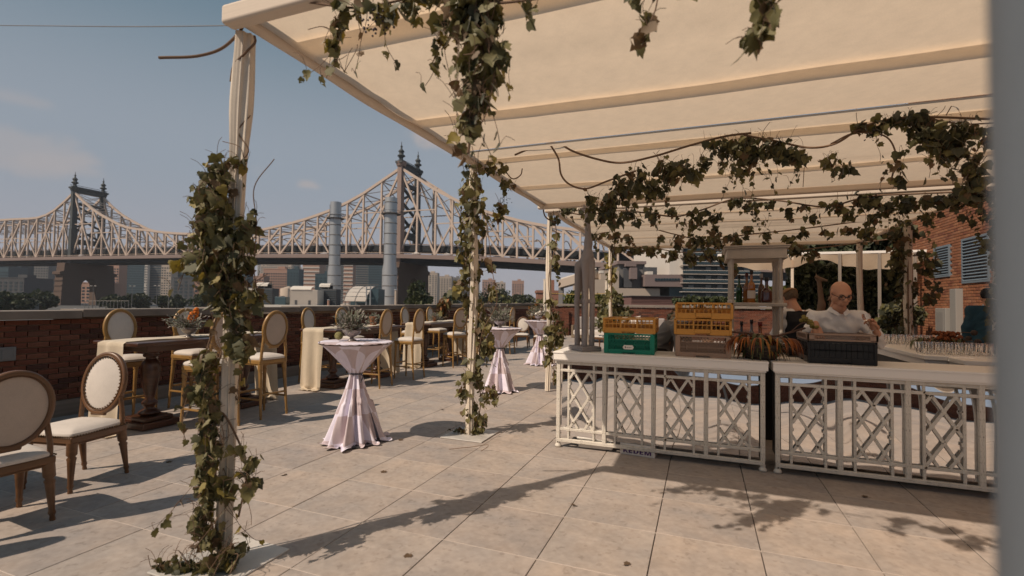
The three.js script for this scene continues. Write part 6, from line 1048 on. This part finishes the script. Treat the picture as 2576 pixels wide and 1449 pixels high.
  unit('duct_house', 'sloping cream panelled duct house under the right smokestack', 'duct housing', 1740, 2260, 750, 1085, 104, (t, W, H) => {
    const s = (u, v) => { const a = v * Math.PI * .5; return [-W * .46 + W * .14 * v + (W * .66) * u, H * (.25 + .75 * Math.sin(a)), 3.4 - 4.2 * (1 - Math.cos(a)) - v]; };
    part('wall', [box(W * .55, H * .6, 4, -W * .1, H * .3, -1), box(W * .35, H * .86, 5, W * .33, H * .43, -1)], FM.teal, t);
    for (let i = 0; i < 5; i++) for (let j = 0; j < 2; j++) part('roof_panel', surf((u, v) => s((j + .03 + u * .94) / 2, (i + .05 + v * .9) / 5), 3, 4), FM.pale, t);
    part('rib', [0, .5, 1].map((u) => tube(Array.from({ length: 9 }, (_, k) => s(u, k / 8)), .09, 16, 5)), FM.grey, t); part('canopy_post', [-.42, -.3, -.1].map((x) => box(.15, H * .26, .15, x * W, H * .13, 3.2)), FM.grey, t);
    part('pipe', [.2, .32].map((x) => rod(V(x * W, 0, 3), V(x * W, H * .95, 3), .14)), FM.silver, t); part('railing', [box(W * .6, .07, .07, W * .15, H * 1.08, 0), ...[0, .1, .2, .3, .4].map((x) => box(.06, H * .2, .06, x * W, H * .98, 0))], FM.grey, t); });
  for (const [x, y0, w, l] of [[2512, 800, .2, 'tall pale pipe standing right of the duct house'], [1430, 962, .17, 'short copper coloured exhaust pipe in front of the dark ventilation unit']]) { const Z = 96, xm = c8(x), p = far(xm, Z, .2), h = farY(xm, (900 + y0 / 4.293) / 1.4907, Z) - .2, t = thing('vent_pipe', l, 'pipe', p.toArray()); part('pipe', rod(V(0, 0, 0), V(0, h, 0), w * 1.2), x > 2000 ? FM.beige : FM.pink, t); part('cap', lathe([[0, h + .1], [w * 1.6, h], [w * 1.6, h - .12], [0, h - .1]], 12), FM.silver, t); }
  for (const x of [235, 1490, 333, 395, 425]) { if (x > 1000) continue; const p = far(x, 190, -5), H = farY(x, 716 + (x % 7), 190) + 5, t = thing('street_lamp', ['slim street lamp in the waterfront lot, leftmost', 'slim street lamp left of the beige slab tower', 'slim street lamp in front of the beige slab tower', 'slim street lamp just right of the beige slab tower'][[235, 333, 395, 425].indexOf(x)], 'street lamp', p.toArray(), YAW); part('pole', rod(V(0, 0, 0), V(0, H, 0), .13, .08), FM.grey, t); part('arm', box(1.6, .1, .1, 0, H, 0), FM.grey, t); for (const s of [-1, 1]) part('lamp_head', rbox(.7, .18, .3, s * .8, H + .05, 0, .05), FM.white, t); }
  const fence = thing('fence', 'long pale railing across the waterfront lot below the left pier', 'fence'); { const a = far(215, 230, farY(215, 757, 230)), b2 = far(325, 230, farY(325, 757, 230)); part('rail', beam(a, b2, .12, .12), FM.pale, fence); for (let i = 0; i <= 12; i++) { const q = a.clone().lerp(b2, i / 12); part('post', beam(q.clone().setY(-5), q, .15, .15), FM.grey, fence); } }
  const tent = thing('white_shelter', 'white vaulted shelter roof at the far left beyond the parapet', 'shelter', far(20, 215, -5).toArray(), YAW + .25); part('roof', surf((u, v) => { const a = Math.PI * v; return [(u - .5) * 16, 3.2 + 2.6 * Math.sin(a), 7 * Math.cos(a)]; }, 8, 16), FM.white, tent); part('wall', box(15.5, 3.3, 13.5, 0, 1.6, 0), FM.grey, tent);
}
// right: grey concrete works and the balcony building
{
  const Z = 82, cx = (x) => (2200 + x / 3.22) / 1.4907, cy = (y) => (800 + y / 3.22) / 1.4907;
  const slab = (x0, x1, y0, y1, z, d) => { const X0 = (cx(x0) - 1288) / 1237 * z, X1 = (cx(x1) - 1288) / 1237 * z, a = farY(cx((x0 + x1) / 2), cy(y1), z), b = farY(cx((x0 + x1) / 2), cy(y0), z); return box(X1 - X0, b - a, d, (X0 + X1) / 2, (a + b) / 2, -z - d / 2); };
  const g = (n, l) => thing(n, l, 'building', [0, 0, 0], YAW);
  const b = g('concrete_building', 'angular grey concrete building with a long pale base, left of the balcony building');
  part('base', [slab(50, 885, 905, 1140, Z, 24), slab(50, 390, 800, 904, Z, 24), slab(170, 390, 690, 799, Z + .05, 20)], FM.beige, b);
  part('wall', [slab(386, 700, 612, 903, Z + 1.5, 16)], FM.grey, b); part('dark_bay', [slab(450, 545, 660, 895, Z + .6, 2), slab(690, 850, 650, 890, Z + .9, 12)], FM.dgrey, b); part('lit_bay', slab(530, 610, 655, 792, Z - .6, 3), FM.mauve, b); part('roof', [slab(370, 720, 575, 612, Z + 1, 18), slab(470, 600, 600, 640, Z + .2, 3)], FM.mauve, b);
  const w2 = part('link_block', slab(705, 1165, 740, 884, Z - 1, 12), FM.mauve, b); for (let i = 0; i < 9; i++) part('window', slab(825 + i * 34, 852 + i * 34, 785, 812, Z - 1.12, .2), FM.glassd, w2); part('glazed_wall', slab(1000, 1165, 886, 1000, Z + .2, 6), FM.teal, b);
  part('rooftop_vent', [slab(735, 800, 700, 739, Z - 1, 2), slab(165, 205, 690, 720, Z, 2)], FM.white, b);
  const t = g('balcony_building', 'dark glass building with white balcony slabs and glass rails behind the bottle shelf');
  part('wall', slab(1165, 2100, 330, 1000, Z, 25), FM.glassd, t); part('end_wall', slab(1000, 1164, 300, 740, Z - .5, 24), FM.white, t);
  for (let f = 0; f < 7; f++) { const y = 320 + f * 108; const s = part('balcony', slab(1160, 2105, y + 89, y + 96, Z - 2.2, 1.6), FM.pale, t); part('rail', [slab(1160, 2105, y + 46, y + 51, Z - 2.25, .12)], FM.white, s); part('glass_rail', slab(1162, 2103, y + 52, y + 79, Z - 2.2, .06), fm([.03, .055, .07], .5), s); for (const x of [1230, 1440, 1580, 1720, 1900]) part('window', slab(x, x + 62, y + 5, y + 70, Z - .1, .25), fm([.16, .2, .23], .2), t); }
  const w = g('brick_outbuilding', 'low dark brick building with a flat roof beyond the far parapet'); part('wall', slab(540, 1250, 1004, 1140, 46, 8), fm([.16, .085, .075]), w); for (let i = 0; i < 4; i++) part('brick_course', slab(540, 1250, 1022 + i * 18, 1025 + i * 18, 45.96, .1), fm([.22, .13, .11]), w); part('roof', slab(530, 1260, 998, 1004, 45.8, 8.6), FM.dgrey, w);
  const cv = thing('conveyor', 'sloping covered conveyor left of the concrete building', 'conveyor'); { const a = far(1412, 90, farY(1412, 715, 90)), e = far(1500, 84, farY(1500, 690, 84)); part('gallery', beam(a, e, 1.6, 1.4), FM.beige, cv); part('rail', [beam(a.clone().add(V(0, 1, 0)), e.clone().add(V(0, 1, 0)), .2, .2)], FM.white, cv); part('support', [beam(a.clone().setY(-5), a, .8, .8), beam(a.clone().lerp(e, .5).setY(-5), a.clone().lerp(e, .5), .6, .6)], FM.grey, cv); }
  const h = block('brick_house', 'small red roofed house among the trees beyond the far parapet', 1352, 1412, 737, 150, FM.brick, { deep: 10 }); void h;
}
// trees and hedges ------------------------------------------------------------------------------------
const canopyLeaf = { dark: [[.045, .058, .022], [.06, .075, .028], [.032, .042, .02]], mid: [[.055, .075, .02], [.075, .09, .025], [.04, .055, .018]], olive: [[.12, .12, .025], [.09, .10, .025], [.15, .13, .03]], hedge: [[.14, .15, .02], [.1, .12, .02], [.18, .17, .03]] };
const treeMats = Object.fromEntries(Object.entries(canopyLeaf).map(([k, l]) => [k, l.map((c) => leafMat(c, .25))]));
function crownGeo(r, W, H, y0, n, leaf, depth) {
  const cl = Array.from({ length: 26 }, () => { let x, y, z; do { x = r() * 2 - 1; y = r() * 2 - 1; z = r() * 2 - 1; } while (x * x + y * y + z * z > 1); const k = .5 + .5 * (1 - Math.abs(y)); return [x * W / 2 * .85 * k ** .3, y0 + H * (.5 + y * .45), z * depth / 2 * .85, (.18 + .2 * r()) * Math.min(W, H)]; });
  const pos = [[], [], []];
  for (let i = 0; i < n; i++) {
    const c = cl[Math.floor(r() * 26)], a = r() * 6.283, e = Math.acos(2 * r() - 1), k = c[3] * Math.cbrt(.25 + .75 * r()), x = c[0] + Math.sin(e) * Math.cos(a) * k, y = c[1] + Math.cos(e) * k * .75, z = c[2] + Math.sin(e) * Math.sin(a) * k, L = leaf * (.6 + .9 * r()), q = new THREE.Quaternion().setFromEuler(new THREE.Euler(r() * 6, r() * 6, r() * 6)), l = pos[Math.floor(r() * 3)];
    for (const [u, v] of [[-.5, 0], [.5, .1], [.1, .9], [-.5, 0], [.1, .9], [-.45, .7]]) { const w = V(u * L, v * L, 0).applyQuaternion(q); l.push(x + w.x, y + w.y, z + w.z); }
  }
  return pos.map((p) => { const g = new THREE.BufferGeometry(); g.setAttribute('position', new THREE.Float32BufferAttribute(p, 3)); g.computeVertexNormals(); g.setAttribute('uv', new THREE.Float32BufferAttribute(new Float32Array(p.length / 3 * 2), 2)); return g; });
}
function tree(label, p, W, H, kind, seed, n = 2600, leaf = .35, name = 'tree', trunk = .28) {
  const t = thing(name, label, name === 'hedge' ? 'hedge' : 'tree', p.toArray ? p.toArray() : p), r = rng(seed), y0 = H * trunk;
  if (trunk) part('trunk', [rod(V(0, 0, 0), V(.1, H * .5, 0), H * .03 + .05, H * .015, 9), ...[0, 1, 2, 3].map((i) => tube([[0, H * .3, 0], [Math.cos(i * 1.6) * W * .15, H * .45, Math.sin(i * 1.6) * W * .15], [Math.cos(i * 1.6) * W * .32, H * .65, Math.sin(i * 1.6) * W * .3]], H * .01 + .02, 8, 5))], MT.bark, t);
  crownGeo(r, W, H - y0, y0, n, leaf, name === 'hedge' ? 1.5 : W).forEach((g, i) => part('crown', g, treeMats[kind][i], t)); return t;
}
const ft = (label, x, yTop, w, Z, kind, seed, n, leaf, tr) => { const H = farY(x, yTop, Z) + 5, p = far(x, Z, -5); return tree(label, p, w / 1237 * Z, H, kind, seed, n, leaf, 'tree', tr); };
ft('dark bushy tree at the far left beyond the parapet', 30, 742, 110, 190, 'dark', 501, 2200, 1.0, .1); ft('dark tree left of the left bridge pier', 100, 738, 80, 230, 'dark', 502, 1800, 1.1, .1); ft('dark green trees right of the left bridge pier', 345, 740, 70, 260, 'dark', 503, 1600, 1.1, .1); ft('dark tree clump below the beige slab tower', 430, 742, 80, 250, 'dark', 504, 1600, 1.1, .1); ft('dark green tree at the left of the post vine', 520, 738, 70, 240, 'mid', 505, 1600, 1.1, .1); ft('dark tree partly behind the post vine', 290, 746, 60, 250, 'dark', 506, 1200, 1.1, .1);
ft('tall mid green tree right of the bridge pier', 1052, 715, 62, 112, 'mid', 511, 3000, .55, .15); ft('yellowish bush in front of the tall tree right of the pier', 1045, 752, 50, 84, 'olive', 512, 1500, .4, .05); ft('olive bush right of the tall tree beyond the parapet', 1085, 748, 50, 88, 'olive', 513, 1500, .4, .05); ft('dark round tree left of the second canopy post', 1130, 735, 45, 150, 'mid', 514, 1600, .6, .1); ft('wide dark green tree right of the second canopy post', 1245, 726, 90, 170, 'dark', 515, 3000, .7, .08); ft('dark green tree beside the third canopy post', 1305, 732, 80, 180, 'dark', 516, 2600, .7, .08); ft('low olive bushes beyond the corner of the far parapet', 1270, 750, 60, 90, 'olive', 517, 1500, .4, .05); ft('olive bush row behind the slim timber poles', 1370, 745, 70, 95, 'olive', 518, 1800, .4, .05); ft('green bush behind the giraffe sculpture', 1440, 738, 60, 100, 'mid', 519, 1800, .45, .05);
tree('tall dark evergreen left of the pergola, behind the bald man', [5.6, -.3, -25], 4.6, 6.6, 'dark', 521, 7000, .22); tree('tall dark evergreen behind the right half of the pergola', [8.0, -.3, -24.5], 4.6, 7.4, 'dark', 522, 8000, .22); tree('dark evergreen nearest the brick building', [10.2, -.3, -25], 5.0, 8.8, 'dark', 523, 8000, .22); tree('mid green tree rising behind the pergola top', [8.6, -.3, -31], 5.0, 9.6, 'mid', 524, 6000, .26);
{
  const hed = (l, x0, x1, z, h, kind, seed, n) => { const t = thing('hedge', l, 'hedge', [(x0 + x1) / 2, 0, z]), r = rng(seed), pos = [[], [], []]; part('stems', Array.from({ length: 12 }, (_, i) => rod(V((i / 11 - .5) * (x1 - x0) * .9, 0, 0), V((i / 11 - .5) * (x1 - x0) * .9 + .1, h * .8, 0), .025, .012, 5)), MT.bark, t, 'stuff');
    for (let i = 0; i < n; i++) { const x = (r() - .5) * (x1 - x0), y = h * (r() ** .8) * (.93 + .12 * fbm(x * 2 + 50, 1, 999, seed, 2)), z2 = (r() - .5) * .8, q = new THREE.Quaternion().setFromEuler(new THREE.Euler(r() * 6, r() * 6, r() * 6)), L = .12 * (.6 + r()), p = pos[Math.floor(r() * 3)]; for (const [u, v] of [[-.5, 0], [.5, .1], [.1, .9], [-.5, 0], [.1, .9], [-.45, .7]]) { const w = V(u * L, v * L, 0).applyQuaternion(q); p.push(x + w.x, y + w.y, z2 + w.z); } }
    pos.forEach((p, i) => { const g = new THREE.BufferGeometry(); g.setAttribute('position', new THREE.Float32BufferAttribute(p, 3)); g.computeVertexNormals(); g.setAttribute('uv', new THREE.Float32BufferAttribute(new Float32Array(p.length / 3 * 2), 2)); part('foliage', g, treeMats[kind][i], t, 'stuff'); }); };
  hed('clipped yellow green hedge between the shelf and the bald man', 2.6, 6.2, -23.4, 2.35, 'hedge', 531, 9000); hed('dark ivy hedge behind the bar in front of the brick building', 2.6, 5.5, -17.9, 2.9, 'dark', 532, 12000); hed('yellow green hedge on the wall left of the low dark brick building', -6.4, -3.6, -24.2, 1.95, 'hedge', 533, 5000); hed('grey green flowering hedge beyond the parapet left of the shelf', -1.2, 2.4, -24.3, 1.85, 'mid', 534, 7000);
  shrub('ivy_bush', 'ivy bush growing against the brick building behind the pergola post', [4.85, 0, -15.6], .42, 1.7, 900, 541, [LEAF[5], LEAF[1], LEAF[0]], .13);
}
renderer.render(scene, camera);
